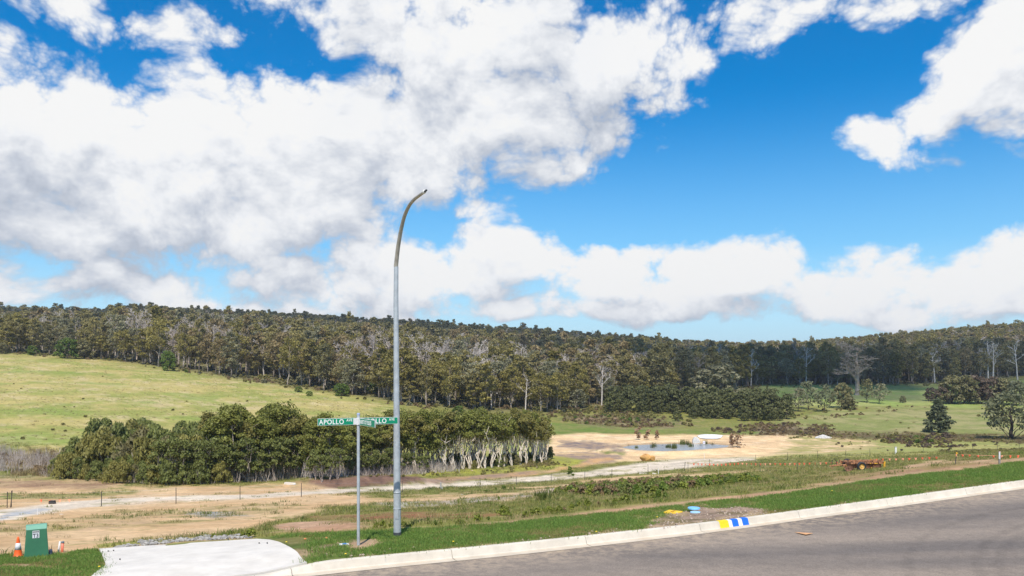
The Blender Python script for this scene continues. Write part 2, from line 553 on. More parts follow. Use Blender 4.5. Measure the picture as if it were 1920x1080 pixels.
def simple_mat(name, color, rough=.6, metal=0.0, noise=.15, scale=6.0, spec=.5, bump=0.0, dirt=None):
    m, nt, b = mat_new(name)
    tc = N(nt, 'ShaderNodeTexCoord')
    no = N(nt, 'ShaderNodeTexNoise')
    no.inputs['Scale'].default_value = scale
    no.inputs['Detail'].default_value = 6
    no.inputs['Roughness'].default_value = .6
    nt.links.new(tc.outputs['Object'], no.inputs['Vector'])
    rp = N(nt, 'ShaderNodeValToRGB')
    c = np.array(color)
    lo, hi = c * (1 - noise), np.minimum(c * (1 + noise), 1)
    if dirt is not None:
        lo = np.array(dirt)
    rp.color_ramp.elements[0].color = (*lo, 1)
    rp.color_ramp.elements[1].color = (*hi, 1)
    rp.color_ramp.elements[0].position = .3
    rp.color_ramp.elements[1].position = .62
    nt.links.new(no.outputs[0], rp.inputs[0])
    nt.links.new(rp.outputs[0], b.inputs['Base Color'])
    b.inputs['Roughness'].default_value = rough
    b.inputs['Metallic'].default_value = metal
    b.inputs['Specular IOR Level'].default_value = spec
    if bump:
        bp = N(nt, 'ShaderNodeBump')
        bp.inputs['Strength'].default_value = bump
        bp.inputs['Distance'].default_value = .02
        nt.links.new(no.outputs[0], bp.inputs['Height'])
        nt.links.new(bp.outputs[0], b.inputs['Normal'])
    return m

def leaf_mat(name, c_dark, c_light, spread=.12, trans=.36, spec=.3):
    """leaf colour from dark to light by the leaf's own variation; each plant a little different"""
    m, nt, b = mat_new(name)
    at = N(nt, 'ShaderNodeAttribute', attribute_name='var')
    oi = N(nt, 'ShaderNodeObjectInfo')
    ad = N(nt, 'ShaderNodeMath', operation='MULTIPLY_ADD')
    ad.inputs[1].default_value = spread * 2
    nt.links.new(oi.outputs['Random'], ad.inputs[0])
    sb = N(nt, 'ShaderNodeMath', operation='SUBTRACT')
    nt.links.new(at.outputs['Fac'], sb.inputs[0])
    sb.inputs[1].default_value = spread
    nt.links.new(sb.outputs[0], ad.inputs[2])
    rp = N(nt, 'ShaderNodeValToRGB')
    rp.color_ramp.elements[0].color = (*c_dark, 1)
    rp.color_ramp.elements[1].color = (*c_light, 1)
    nt.links.new(ad.outputs[0], rp.inputs[0])
    nt.links.new(rp.outputs[0], b.inputs['Base Color'])
    b.inputs['Roughness'].default_value = .55
    b.inputs['Specular IOR Level'].default_value = spec
    tr = N(nt, 'ShaderNodeBsdfTranslucent')
    nt.links.new(rp.outputs[0], tr.inputs['Color'])
    mx = N(nt, 'ShaderNodeMixShader')
    mx.inputs[0].default_value = trans
    nt.links.new(b.outputs[0], mx.inputs[1])
    nt.links.new(tr.outputs[0], mx.inputs[2])
    nt.links.new(mx.outputs[0], nt.nodes['Material Output'].inputs['Surface'])
    return m

# ------------------------------------------------------------------ ground sheet
LAWN_BACK = [(-500, 1047), (0, 1043), (85, 1040), (186, 1031), (300, 1024), (420, 1013), (480, 1012), (520, 1006), (600, 999), (745, 993), (860, 987), (960, 981), (1100, 966), (1220, 953), (1330, 941), (1440, 931), (1600, 907), (1700, 893), (1800, 881), (1920, 866), (2300, 830)]
DIRT = (.555, .365, .195)
GRASS_DRY = (.20, .185, .055)
ZONES = [
    # polygon in photo positions, colour a, colour b, edge softness, raggedness, lump size (m), cover
    # --- far fields
    ([(-1500, 600), (-400, 640), (0, 662), (170, 673), (330, 694), (480, 718), (640, 742), (760, 762), (780, 800), (1100, 850), (-1500, 900)], (.41, .345, .125), (.275, .285, .075), 8, 8, 16, 1),
    ([(-800, 800), (0, 830), (120, 850), (330, 892), (330, 905), (-800, 905)], (.34, .28, .17), (.22, .22, .07), 8, 14, 6, .9),
    ([(1030, 792), (1150, 800), (1300, 803), (1480, 806), (1480, 816), (1300, 813), (1040, 816)], (.13, .19, .035), (.20, .21, .06), 3, 5, 8, 1),
    ([(1050, 776), (1180, 778), (1300, 796), (1260, 802), (1120, 798), (1060, 790)], (.27, .19, .12), (.17, .17, .06), 4, 8, 5, .8),
    ([(1430, 722), (1600, 724), (1780, 722), (1960, 712), (2800, 690), (2800, 765), (1960, 765), (1760, 762), (1560, 765), (1430, 760)], (.235, .305, .075), (.31, .325, .11), 4, 6, 14, 1),
    ([(1460, 790), (1560, 768), (1760, 764), (1960, 766), (2800, 760), (2800, 815), (1920, 819), (1500, 818)], (.205, .225, .066), (.30, .275, .115), 4, 10, 10, 1),
    ([(1420, 796), (1560, 806), (1560, 818), (1420, 816)], (.25, .18, .12), (.18, .15, .08), 3, 6, 4, .9),
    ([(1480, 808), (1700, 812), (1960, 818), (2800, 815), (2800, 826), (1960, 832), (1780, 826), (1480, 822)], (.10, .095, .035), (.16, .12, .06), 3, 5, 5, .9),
    ([(1400, 848), (1560, 826), (1700, 826), (1920, 832), (2800, 826), (2800, 845), (1920, 850), (1700, 856), (1400, 862)], (.36, .33, .11), (.29, .30, .09), 3, 6, 9, 1),
    # --- earthworks round the pond
    ([(1030, 819), (1100, 813.5), (1200, 814.5), (1300, 813.5), (1460, 817), (1560, 821), (1625, 828), (1650, 838), (1560, 848), (1450, 853), (1420, 858), (1290, 862), (1170, 866), (1090, 872), (1020, 878), (1020, 850)], (.74, .545, .30), (.68, .47, .265), 3, 4, 9, 1),
    ([(1050, 827), (1110, 829), (1160, 835), (1170, 846), (1110, 843), (1050, 838)], (.20, .16, .15), (.35, .25, .17), 3, 5, 3, .85),
    ([(1040, 850), (1110, 846), (1170, 852), (1165, 862), (1120, 870), (1040, 872)], (.27, .20, .165), (.44, .31, .18), 3, 6, 3, .9),
    ([(1120, 844), (1165, 846), (1170, 851), (1130, 850)], (.17, .2, .06), (.24, .23, .08), 2, 4, 2, .7),
    ([(860, 896), (1000, 884), (1080, 868), (1140, 858), (1150, 862), (1090, 874), (1010, 891), (900, 900)], (.56, .33, .15), (.50, .33, .19), 3, 3, 3, .95),
    ([(1040, 856), (1095, 862), (1080, 873), (1000, 884), (900, 890), (700, 893), (700, 885), (950, 878)], (.33, .33, .06), (.26, .26, .07), 3, 3, 3, .95),
    ([(1470, 818), (1560, 821), (1640, 829), (1660, 840), (1560, 850), (1450, 854), (1500, 838)], (.33, .30, .10), (.42, .34, .16), 3, 9, 5, .55),
    # --- bare worked ground
    ([(-900, 900), (100, 903), (250, 908), (480, 912), (545, 905), (590, 918), (700, 934), (960, 922), (1100, 903), (1250, 891), (1400, 880), (1440, 880), (1330, 891), (1200, 908), (1050, 925), (960, 938), (760, 947), (700, 944), (620, 946), (560, 965), (500, 985), (430, 1000), (190, 1036), (-900, 1075)], DIRT, (.60, .42, .24), 5, 11, 5, 1),
    ([(-400, 899), (0, 899), (160, 900), (240, 905), (200, 915), (0, 914), (-400, 918)], (.30, .19, .115), (.4, .28, .16), 4, 7, 5, .8),
    ([(545, 906), (600, 896), (700, 890), (785, 892), (806, 902), (760, 907), (690, 913), (600, 917)], (.115, .07, .055), (.20, .12, .085), 3, 3, 2, 1),
    ([(790, 897), (900, 891), (1010, 883), (1010, 889), (900, 899), (800, 908)], (.30, .21, .155), (.42, .27, .15), 3, 3, 3, .95),
    ([(535, 908), (560, 905), (650, 918), (640, 926), (560, 922)], (.5, .36, .21), DIRT, 3, 3, 3, 1),
    # red-brown scuffs and green flushes on the slope
    ([(560, 972), (700, 962), (860, 960), (960, 966), (860, 974), (700, 978), (600, 982)], (.27, .125, .065), (.25, .19, .07), 4, 9, 2.5, .75),
    ([(520, 985), (640, 977), (740, 986), (640, 999), (530, 1001)], (.48, .31, .2), (.42, .25, .15), 4, 6, 2, .9),
    ([(-300, 960), (60, 985), (330, 962), (500, 948), (520, 958), (300, 990), (60, 1010), (-300, 1010)], (.50, .34, .20), (.33, .27, .11), 5, 14, 4, .5),
    ([(-200, 925), (60, 922), (260, 917), (250, 925), (60, 936), (-200, 938)], (.18, .20, .06), (.3, .26, .1), 3, 8, 4, .6),
    ([(350, 962), (420, 962), (470, 968), (400, 973), (350, 968)], (.27, .28, .27), (.4, .33, .22), 3, 4, 1.5, .8),
    ([(190, 1022), (330, 1008), (480, 1004), (480, 1012), (330, 1020), (200, 1031)], (.30, .29, .08), (.45, .32, .18), 4, 8, 1.5, .8),
    # track of crushed rock
    ([(-500, 962), (0, 953), (100, 943), (190, 936), (330, 929.5), (480, 927.5), (700, 913), (900, 903), (1100, 884), (1200, 869), (1285, 862), (1415, 857.5), (1418, 862), (1330, 873), (1200, 886), (1100, 894), (900, 911), (700, 921), (480, 935.5), (330, 939), (230, 945), (110, 957), (30, 976), (-500, 1000)], (.70, .60, .47), (.60, .51, .40), 2.5, 2, 3, 1),
    ([(0, 966), (30, 957), (90, 951), (92, 956), (40, 967), (0, 978)], (.38, .39, .40), (.48, .47, .45), 3, 4, 1.5, .9),
    ([(705, 944), (830, 939), (960, 928), (1050, 917), (1055, 922), (960, 936), (850, 944), (745, 949)], (.46, .40, .345), (.40, .33, .25), 2.5, 3, 2.5, .9),
    ([(735, 943), (790, 942), (790, 948), (740, 949)], (.5, .5, .46), (.45, .38, .3), 2, 3, 1.5, .85),
    # --- slope behind the verge: red dirt streaks
    ([(880, 986), (960, 976), (1100, 960), (1270, 940), (1330, 934), (1500, 914), (1600, 899), (1700, 884), (1800, 873), (1920, 859), (2300, 822), (2300, 836), (1920, 868), (1700, 895), (1600, 910), (1440, 933), (1270, 950), (1100, 970), (960, 985)], (.50, .30, .18), (.44, .30, .17), 3, 4, 1.5, .95),
    ([(1560, 895), (1700, 878), (1920, 858), (1920, 866), (1700, 887), (1560, 902)], (.36, .21, .125), (.28, .21, .08), 3, 6, 2, .8),
    ([(1690, 874), (1760, 865), (1920, 861), (1920, 865), (1760, 872), (1700, 880)], (.52, .33, .2), (.4, .28, .15), 2, 4, 2, .9),
    ([(1420, 900), (1560, 886), (1640, 884), (1560, 896), (1430, 910)], (.30, .20, .09), (.24, .22, .07), 4, 7, 2, .6),
    # --- mown verge
    (LAWN_BACK + [(2300, 900), (1920, 903), (960, 1030), (560, 1070), (200, 1130), (-500, 1200)], (.115, .155, .035), (.19, .175, .06), 1.5, 1.5, 1.2, 1),
    ([(1215, 988), (1245, 964), (1330, 951), (1400, 949), (1442, 956), (1432, 966), (1330, 982), (1240, 995)], (.30, .215, .16), (.16, .13, .06), 3, 9, .8, .9),
    ([(638, 1018), (660, 1012), (700, 1009), (720, 1014), (705, 1025), (672, 1032), (648, 1029)], (.42, .27, .17), (.4, .28, .17), 3, 5, .5, .9),
    ([(590, 1024), (640, 1013), (655, 1016), (620, 1032), (585, 1034)], (.38, .27, .18), (.2, .16, .06), 3, 7, .5, .7),
    ([(0, 1057), (60, 1058), (150, 1069), (150, 1072), (60, 1064), (0, 1061)], (.38, .27, .17), (.3, .2, .1), 2, 3, .5, .9),
]

def zone_color(X, Y):
    """base colour of the ground at plan points"""
    Yc = np.maximum(Y, 6.0)
    z = ground_z(X, Y, detail=False)
    px, py = 960 + F * X / Yc, HZ + (CAMZ - z) / Yc * F
    n1, n2, n3 = fbm(X, Y, 14, 5, .6, 11), fbm(X, Y, 3, 5, .6, 12), fbm(X, Y, .7, 4, .6, 13)
    c = np.empty(X.shape + (3,))
    a, b = np.array((.23, .215, .06)), np.array((.17, .19, .045))
    t = smooth(.35, .65, n2 * .6 + n1 * .4)[:, None]
    c[:] = a * (1 - t) + b * t
    # brown flecks in the rough pasture
    t = (smooth(.56, .68, n2 * .55 + n3 * .45) * .55)[:, None]
    c = c * (1 - t) + np.array((.33, .22, .12)) * t
    # forest floor
    fl = smooth(-6, 10, Y - edge_D(px))[:, None]
    for i, (poly, ca, cb, soft, rag, lump, cover) in enumerate(ZONES):
        P = np.array(poly, float)
        m = (px > P[:, 0].min() - 40) & (px < P[:, 0].max() + 40) & (py > P[:, 1].min() - 25) & (py < P[:, 1].max() + 25) & (Y > 6)
        if i >= len(ZONES) - 5:
            m &= (Y - kerb_y(X)) < 30
        if not m.any():
            continue
        sd = poly_sd(px[m] / 3.0, py[m], P / np.array((3.0, 1.0)))
        nn = fbm(X[m], Y[m], lump, 5, .62, 20 + i)
        w = smooth(-soft, soft, sd + (nn - .5) * 2.6 * rag)
        if cover < 1:
            w = w * smooth(1 - cover - .12, 1 - cover + .16, fbm(X[m], Y[m], lump * .6, 5, .65, 60 + i) * 1.15)
        k = smooth(.38, .62, fbm(X[m], Y[m], lump * .8, 5, .65, 100 + i))[:, None]
        col = np.array(ca) * (1 - k) + np.array(cb) * k
        c[m] = c[m] * (1 - w[:, None]) + col * w[:, None]
        if i == 0:
            st = (w * smooth(.50, .66, fbm(X[m], Y[m], 7, 5, .68, 140) * .6 + fbm(X[m], Y[m] * 2.2, 1.8, 4, .65, 141) * .4) * .65)[:, None]
            c[m] = c[m] * (1 - st) + np.array((.52, .42, .235)) * st
            gr = (w * smooth(.56, .7, fbm(X[m], Y[m] * 1.5, 18, 5, .6, 142)) * .6)[:, None]
            c[m] = c[m] * (1 - gr) + np.array((.20, .27, .055)) * gr
        if ca == (.74, .545, .30):
            er = (w * smooth(.50, .62, fbm(X[m] * .45 + Y[m] * .1, Y[m] * 1.5, 3.2, 5, .65, 160)) * .62)[:, None]
            c[m] = c[m] * (1 - er) + np.array((.50, .335, .19)) * er
            er = (w * smooth(.60, .68, fbm(X[m] * .3, Y[m] * 2.2, 2.2, 4, .6, 161)) * .5)[:, None]
            c[m] = c[m] * (1 - er) + np.array((.80, .66, .45)) * er
            wet = (smooth(-3.2, -.2, poly_sd(X[m], Y[m], POND)) * w * .75)[:, None]
            c[m] = c[m] * (1 - wet) + np.array((.33, .235, .14)) * wet
        if i == 1:
            c = c * (1 - fl) + (np.array((.20, .165, .085)) * (1 - n2[:, None]) + np.array((.13, .14, .05)) * n2[:, None]) * fl
    thin = poly_sd(px / 3, py, np.array(LAWN_BACK + [(2300, 900), (1920, 903), (960, 1030), (560, 1070), (200, 1130), (-500, 1200)], float) / (3, 1))
    pd_ = (Y - kerb_y(X)) * COSK
    tt = ((thin > 0) & (Y < 45) & (pd_ > 0)) * smooth(.56, .70, fbm(X, Y, .55, 4, .65, 150) * .6 + fbm(X, Y, 2.6, 3, .6, 151) * .4 + .10 * smooth(1.0, .1, pd_))
    tt = (tt * .8)[:, None]
    c = c * (1 - tt) + np.array((.40, .29, .175)) * tt
    # patchy grass coming through the bare ground of the slope
    bare = smooth(.26, .36, c[:, 0] - c[:, 1] * .35) * ((Y > 20) & (Y < 128))
    gpat = smooth(.54, .66, n2 * .55 + n1 * .2 + n3 * .25) * bare
    gpat = (gpat * .75)[:, None]
    c = c * (1 - gpat) + np.array((.24, .215, .075)) * gpat
    v = .86 + .28 * (n3 * .6 + n2 * .4)
    return c * v[:, None]

EDGE_PY = [(-900, 640), (-400, 648), (0, 662), (170, 672), (330, 692), (480, 716), (640, 738), (760, 757), (900, 772), (1040, 775), (1140, 762), (1300, 745), (1440, 722), (1600, 722), (1760, 720), (1920, 706), (2700, 690)]
_ED = []
for a_, b_ in EDGE_PY:
    dd = np.linspace(180, 520, 800)
    q = field_py(np.full(800, float(a_)), dd)
    k = np.nonzero(q <= b_)[0]
    _ED.append(dd[k[0]] if len(k) else 330.0)
def edge_D(px):
    return np.interp(px, [a for a, _ in EDGE_PY], _ED)

def build_ground():
    a_in = np.linspace(-37, 37, 640)
    a_l = np.concatenate([np.linspace(-180, -75, 14), np.linspace(-70, -38, 33)])
    az = np.radians(np.concatenate([a_l, a_in, -a_l[::-1][:-1]]))
    r = np.concatenate([[.5, 2, 4, 6, 8, 9.5], np.exp(np.linspace(math.log(10.5), math.log(950), 470)), [1050, 1250, 1600, 2100, 2800, 3600]])
    A, Rr = np.meshgrid(az, r)
    X, Y = Rr * np.sin(A), Rr * np.cos(A)
    Xf, Yf = X.ravel(), Y.ravel()
    Z = ground_z(Xf, Yf)
    col = zone_color(Xf, Yf)
    na, nr = len(az), len(r)
    i = np.arange(nr - 1)[:, None] * na
    j = np.arange(na)[None]
    j2 = (j + 1) % na
    q = np.stack([i + j2, i + j, i + na + j, i + na + j2], -1).reshape(-1, 4)[:, ::-1]
    q = q[:, ::-1]
    m, nt, b = mat_new('ground_soil_and_grass')
    at = N(nt, 'ShaderNodeAttribute', attribute_name='var')
    tc = N(nt, 'ShaderNodeTexCoord')
    n1 = N(nt, 'ShaderNodeTexNoise'); n1.inputs['Scale'].default_value = 3.2; n1.inputs['Detail'].default_value = 8; n1.inputs['Roughness'].default_value = .7
    n2 = N(nt, 'ShaderNodeTexNoise'); n2.inputs['Scale'].default_value = .35; n2.inputs['Detail'].default_value = 6; n2.inputs['Roughness'].default_value = .65
    for n in (n1, n2):
        nt.links.new(tc.outputs['Object'], n.inputs['Vector'])
    r1 = N(nt, 'ShaderNodeMapRange'); r1.inputs['From Min'].default_value = .3; r1.inputs['From Max'].default_value = .7; r1.inputs['To Min'].default_value = .72; r1.inputs['To Max'].default_value = 1.25
    r2 = N(nt, 'ShaderNodeMapRange'); r2.inputs['From Min'].default_value = .3; r2.inputs['From Max'].default_value = .7; r2.inputs['To Min'].default_value = .82; r2.inputs['To Max'].default_value = 1.16
    nt.links.new(n1.outputs[0], r1.inputs[0]); nt.links.new(n2.outputs[0], r2.inputs[0])
    mu = N(nt, 'ShaderNodeMath', operation='MULTIPLY')
    nt.links.new(r1.outputs[0], mu.inputs[0]); nt.links.new(r2.outputs[0], mu.inputs[1])
    vm = N(nt, 'ShaderNodeVectorMath', operation='SCALE')
    nt.links.new(at.outputs['Color'], vm.inputs[0]); nt.links.new(mu.outputs[0], vm.inputs['Scale'])
    nt.links.new(vm.outputs[0], b.inputs['Base Color'])
    b.inputs['Roughness'].default_value = .95
    b.inputs['Specular IOR Level'].default_value = .15
    bp = N(nt, 'ShaderNodeBump'); bp.inputs['Strength'].default_value = .7; bp.inputs['Distance'].default_value = .09
    nt.links.new(n1.outputs[0], bp.inputs['Height']); nt.links.new(bp.outputs[0], b.inputs['Normal'])
    me = new_mesh('ground', np.stack([Xf, Yf, Z], 1), q, None, [m], var=col, smooth_=True)
    o = link('ground', me)
    tag(o, 'sloping ground of bare tan earth, rough pasture and wooded hillside', kind='structure')
    return o

build_ground()

# ------------------------------------------------------------------ clouds overhead, whose shadows lie on the hill
def build_clouds():
    m, nt, b = mat_new('cloud_vapour')
    b.inputs['Base Color'].default_value = (.9, .9, .9, 1)
    b.inputs['Roughness'].default_value = 1
    tr = N(nt, 'ShaderNodeBsdfTransparent')
    mx = N(nt, 'ShaderNodeMixShader')
    mx.inputs[0].default_value = .40
    nt.links.new(tr.outputs[0], mx.inputs[1]); nt.links.new(b.outputs[0], mx.inputs[2])
    nt.links.new(mx.outputs[0], nt.nodes['Material Output'].inputs['Surface'])
    ALT = 1150.0
    t = (ALT - 10) / -SUN_DIR.z
    for k, (x, y, rx, ry, rot) in enumerate(((225, 452, 205, 86, -6), (400, 350, 120, 45, -14), (-190, 700, 330, 75, 8), (120, 400, 70, 90, 0))):
        th, ph = np.meshgrid(np.linspace(0, 2 * math.pi, 73)[:-1], np.linspace(.02, math.pi - .02, 30))
        d = np.stack([np.sin(ph) * np.cos(th), np.sin(ph) * np.sin(th), np.cos(ph)], -1)
        lump = .72 + .62 * fbm(d[..., 0] * 2.2 + d[..., 2] + 9 * k, d[..., 1] * 2.2 + 3, 1.0, 5, .6, 7)
        P = d * lump[..., None] * np.array((rx, ry, 55))
        P[..., 2] = np.where(P[..., 2] < 0, P[..., 2] * .3, P[..., 2])
        c, s_ = math.cos(R(rot)), math.sin(R(rot))
        P = P @ np.array([(c, s_, 0), (-s_, c, 0), (0, 0, 1)])
        n, mm = th.shape
        q = []
        for i in range(n - 1):
            for j in range(mm):
                q.append((i * mm + j, (i + 1) * mm + j, (i + 1) * mm + (j + 1) % mm, i * mm + (j + 1) % mm))
        o = link('cloud', new_mesh('cloud', P.reshape(-1, 3), q, None, [m], smooth_=True), None, (x - SUN_DIR.x * t, y - SUN_DIR.y * t, ALT))
        tag(o, 'white cumulus cloud high overhead', kind='structure')
build_clouds()

# ------------------------------------------------------------------ road, kerb, driveway
def along(p_list, x0, x1, n, zoff):
    """strip vertices: for every x along the kerb line, points at offsets p (metres behind the kerb line) and heights"""
    xs = np.linspace(x0, x1, n)
    ys, zs = kerb_y(xs), kerb_z(xs)
    tx, ty = np.gradient(xs), np.gradient(ys)
    l = np.hypot(tx, ty)
    nx, ny = -ty / l, tx / l
    rows = []
    for p, zo in zip(p_list, zoff):
        zo = zo(xs) if callable(zo) else np.full(n, zo)
        rows.append(np.stack([xs + nx * p, ys + ny * p, zs + zo], 1))
    return np.stack(rows, 1)          # n x m x 3

def strip_quads(n, m):
    i = np.arange(n - 1)[:, None] * m
    j = np.arange(m - 1)[None]
    return np.stack([i + j, i + j + 1, i + m + j + 1, i + m + j], -1).reshape(-1, 4)

def kerb_h(x):          # kerb upstand above the gutter: low at the driveway crossing
    return .15 - .125 * smooth(-3.3, -4.5, x) * (1 - smooth(-7.0, -7.9, x))

def asphalt_mat():
    m, nt, b = mat_new('weathered_asphalt')
    tc = N(nt, 'ShaderNodeTexCoord')
    at = N(nt, 'ShaderNodeAttribute', attribute_name='var')        # x = offset across the road, y = distance along it
    big = N(nt, 'ShaderNodeTexNoise'); big.inputs['Scale'].default_value = .35; big.inputs['Detail'].default_value = 5
    mp = N(nt, 'ShaderNodeMapping'); mp.inputs['Rotation'].default_value = (0, 0, R(-25)); mp.inputs['Scale'].default_value = (.22, 1.5, 1)
    nt.links.new(tc.outputs['Object'], mp.inputs['Vector'])
    nt.links.new(mp.outputs[0], big.inputs['Vector'])
    fine = N(nt, 'ShaderNodeTexNoise'); fine.inputs['Scale'].default_value = 34; fine.inputs['Detail'].default_value = 5; fine.inputs['Roughness'].default_value = .85
    nt.links.new(tc.outputs['Object'], fine.inputs['Vector'])
    mid = N(nt, 'ShaderNodeTexNoise'); mid.inputs['Scale'].default_value = 5; mid.inputs['Detail'].default_value = 6; mid.inputs['Roughness'].default_value = .7
    nt.links.new(tc.outputs['Object'], mid.inputs['Vector'])
    rp = N(nt, 'ShaderNodeValToRGB')
    rp.color_ramp.elements[0].position = .33; rp.color_ramp.elements[0].color = (.150, .129, .114, 1)
    rp.color_ramp.elements[1].position = .68; rp.color_ramp.elements[1].color = (.305, .248, .196, 1)
    nt.links.new(big.outputs[0], rp.inputs[0])
    def scale_by(col, fac_out, lo, hi):
        mr = N(nt, 'ShaderNodeMapRange'); mr.inputs['From Min'].default_value = .25; mr.inputs['From Max'].default_value = .75
        mr.inputs['To Min'].default_value = lo; mr.inputs['To Max'].default_value = hi
        nt.links.new(fac_out, mr.inputs[0])
        vs = N(nt, 'ShaderNodeVectorMath', operation='SCALE')
        nt.links.new(col, vs.inputs[0]); nt.links.new(mr.outputs[0], vs.inputs['Scale'])
        return vs.outputs[0]
    c = scale_by(rp.outputs[0], fine.outputs[0], .48, 1.52)
    c = scale_by(c, mid.outputs[0], .80, 1.18)
    # faint turning arcs left by tyres: rings round a far centre
    sp = N(nt, 'ShaderNodeVectorMath', operation='DISTANCE')
    cb = N(nt, 'ShaderNodeVectorMath', operation='MULTIPLY'); cb.inputs[1].default_value = (1, 1, 0)
    nt.links.new(tc.outputs['Object'], cb.inputs[0])
    nt.links.new(cb.outputs[0], sp.inputs[0]); sp.inputs[1].default_value = (16.5, 10.5, 0)
    last = c
    for rad in (7.4, 8.6, 8.95, 10.1):
        d = N(nt, 'ShaderNodeMath', operation='SUBTRACT'); nt.links.new(sp.outputs['Value'], d.inputs[0]); d.inputs[1].default_value = rad
        a = N(nt, 'ShaderNodeMath', operation='ABSOLUTE'); nt.links.new(d.outputs[0], a.inputs[0])
        mr = N(nt, 'ShaderNodeMapRange', interpolation_type='SMOOTHSTEP'); mr.inputs['From Min'].default_value = .16; mr.inputs['From Max'].default_value = .02
        mr.inputs['To Min'].default_value = 1.0; mr.inputs['To Max'].default_value = .89
        nt.links.new(a.outputs[0], mr.inputs[0])
        vs = N(nt, 'ShaderNodeVectorMath', operation='SCALE'); nt.links.new(last, vs.inputs[0]); nt.links.new(mr.outputs[0], vs.inputs['Scale'])
        last = vs.outputs[0]
    # tan grit washed towards the gutter
    ed = N(nt, 'ShaderNodeMapRange', interpolation_type='SMOOTHSTEP'); ed.inputs['From Min'].default_value = .16; ed.inputs['From Max'].default_value = 0
    nt.links.new(at.outputs['Fac'], ed.inputs[0])
    g2 = N(nt, 'ShaderNodeMapRange'); g2.inputs['From Min'].default_value = .42; g2.inputs['From Max'].default_value = .66
    nt.links.new(mid.outputs[0], g2.inputs[0])
    gm = N(nt, 'ShaderNodeMath', operation='MULTIPLY', use_clamp=True); nt.links.new(ed.outputs[0], gm.inputs[0]); nt.links.new(g2.outputs[0], gm.inputs[1])
    gx = N(nt, 'ShaderNodeMix', data_type='RGBA'); gx.inputs[7].default_value = (.40, .315, .225, 1)
    nt.links.new(gm.outputs[0], gx.inputs[0]); nt.links.new(last, gx.inputs[6])
    last = gx.outputs[2]
    nt.links.new(last, b.inputs['Base Color'])
    b.inputs['Roughness'].default_value = .85
    b.inputs['Specular IOR Level'].default_value = .3
    bp = N(nt, 'ShaderNodeBump'); bp.inputs['Strength'].default_value = .5; bp.inputs['Distance'].default_value = .012
    nt.links.new(fine.outputs[0], bp.inputs['Height']); nt.links.new(bp.outputs[0], b.inputs['Normal'])
    return m

def concrete_mat(name, col, stain, scale=3.0):
    m = simple_mat(name, col, rough=.88, noise=.10, scale=scale, spec=.25, bump=.25)
    nt = m.node_tree
    b = nt.nodes['Principled BSDF']
    src = b.inputs['Base Color'].links[0].from_socket
    tc = nt.nodes['Texture Coordinate']
    n = N(nt, 'ShaderNodeTexNoise'); n.inputs['Scale'].default_value = .9; n.inputs['Detail'].default_value = 7; n.inputs['Roughness'].default_value = .7
    nt.links.new(tc.outputs['Object'], n.inputs['Vector'])
    mr = N(nt, 'ShaderNodeMapRange'); mr.inputs['From Min'].default_value = .50; mr.inputs['From Max'].default_value = .80; mr.inputs['To Max'].default_value = .7
    nt.links.new(n.outputs[0], mr.inputs[0])
    mx = N(nt, 'ShaderNodeMix', data_type='RGBA')
    mx.inputs[7].default_value = (*stain, 1)
    nt.links.new(mr.outputs[0], mx.inputs[0]); nt.links.new(src, mx.inputs[6])
    nt.links.new(mx.outputs[2], b.inputs['Base Color'])
    return m

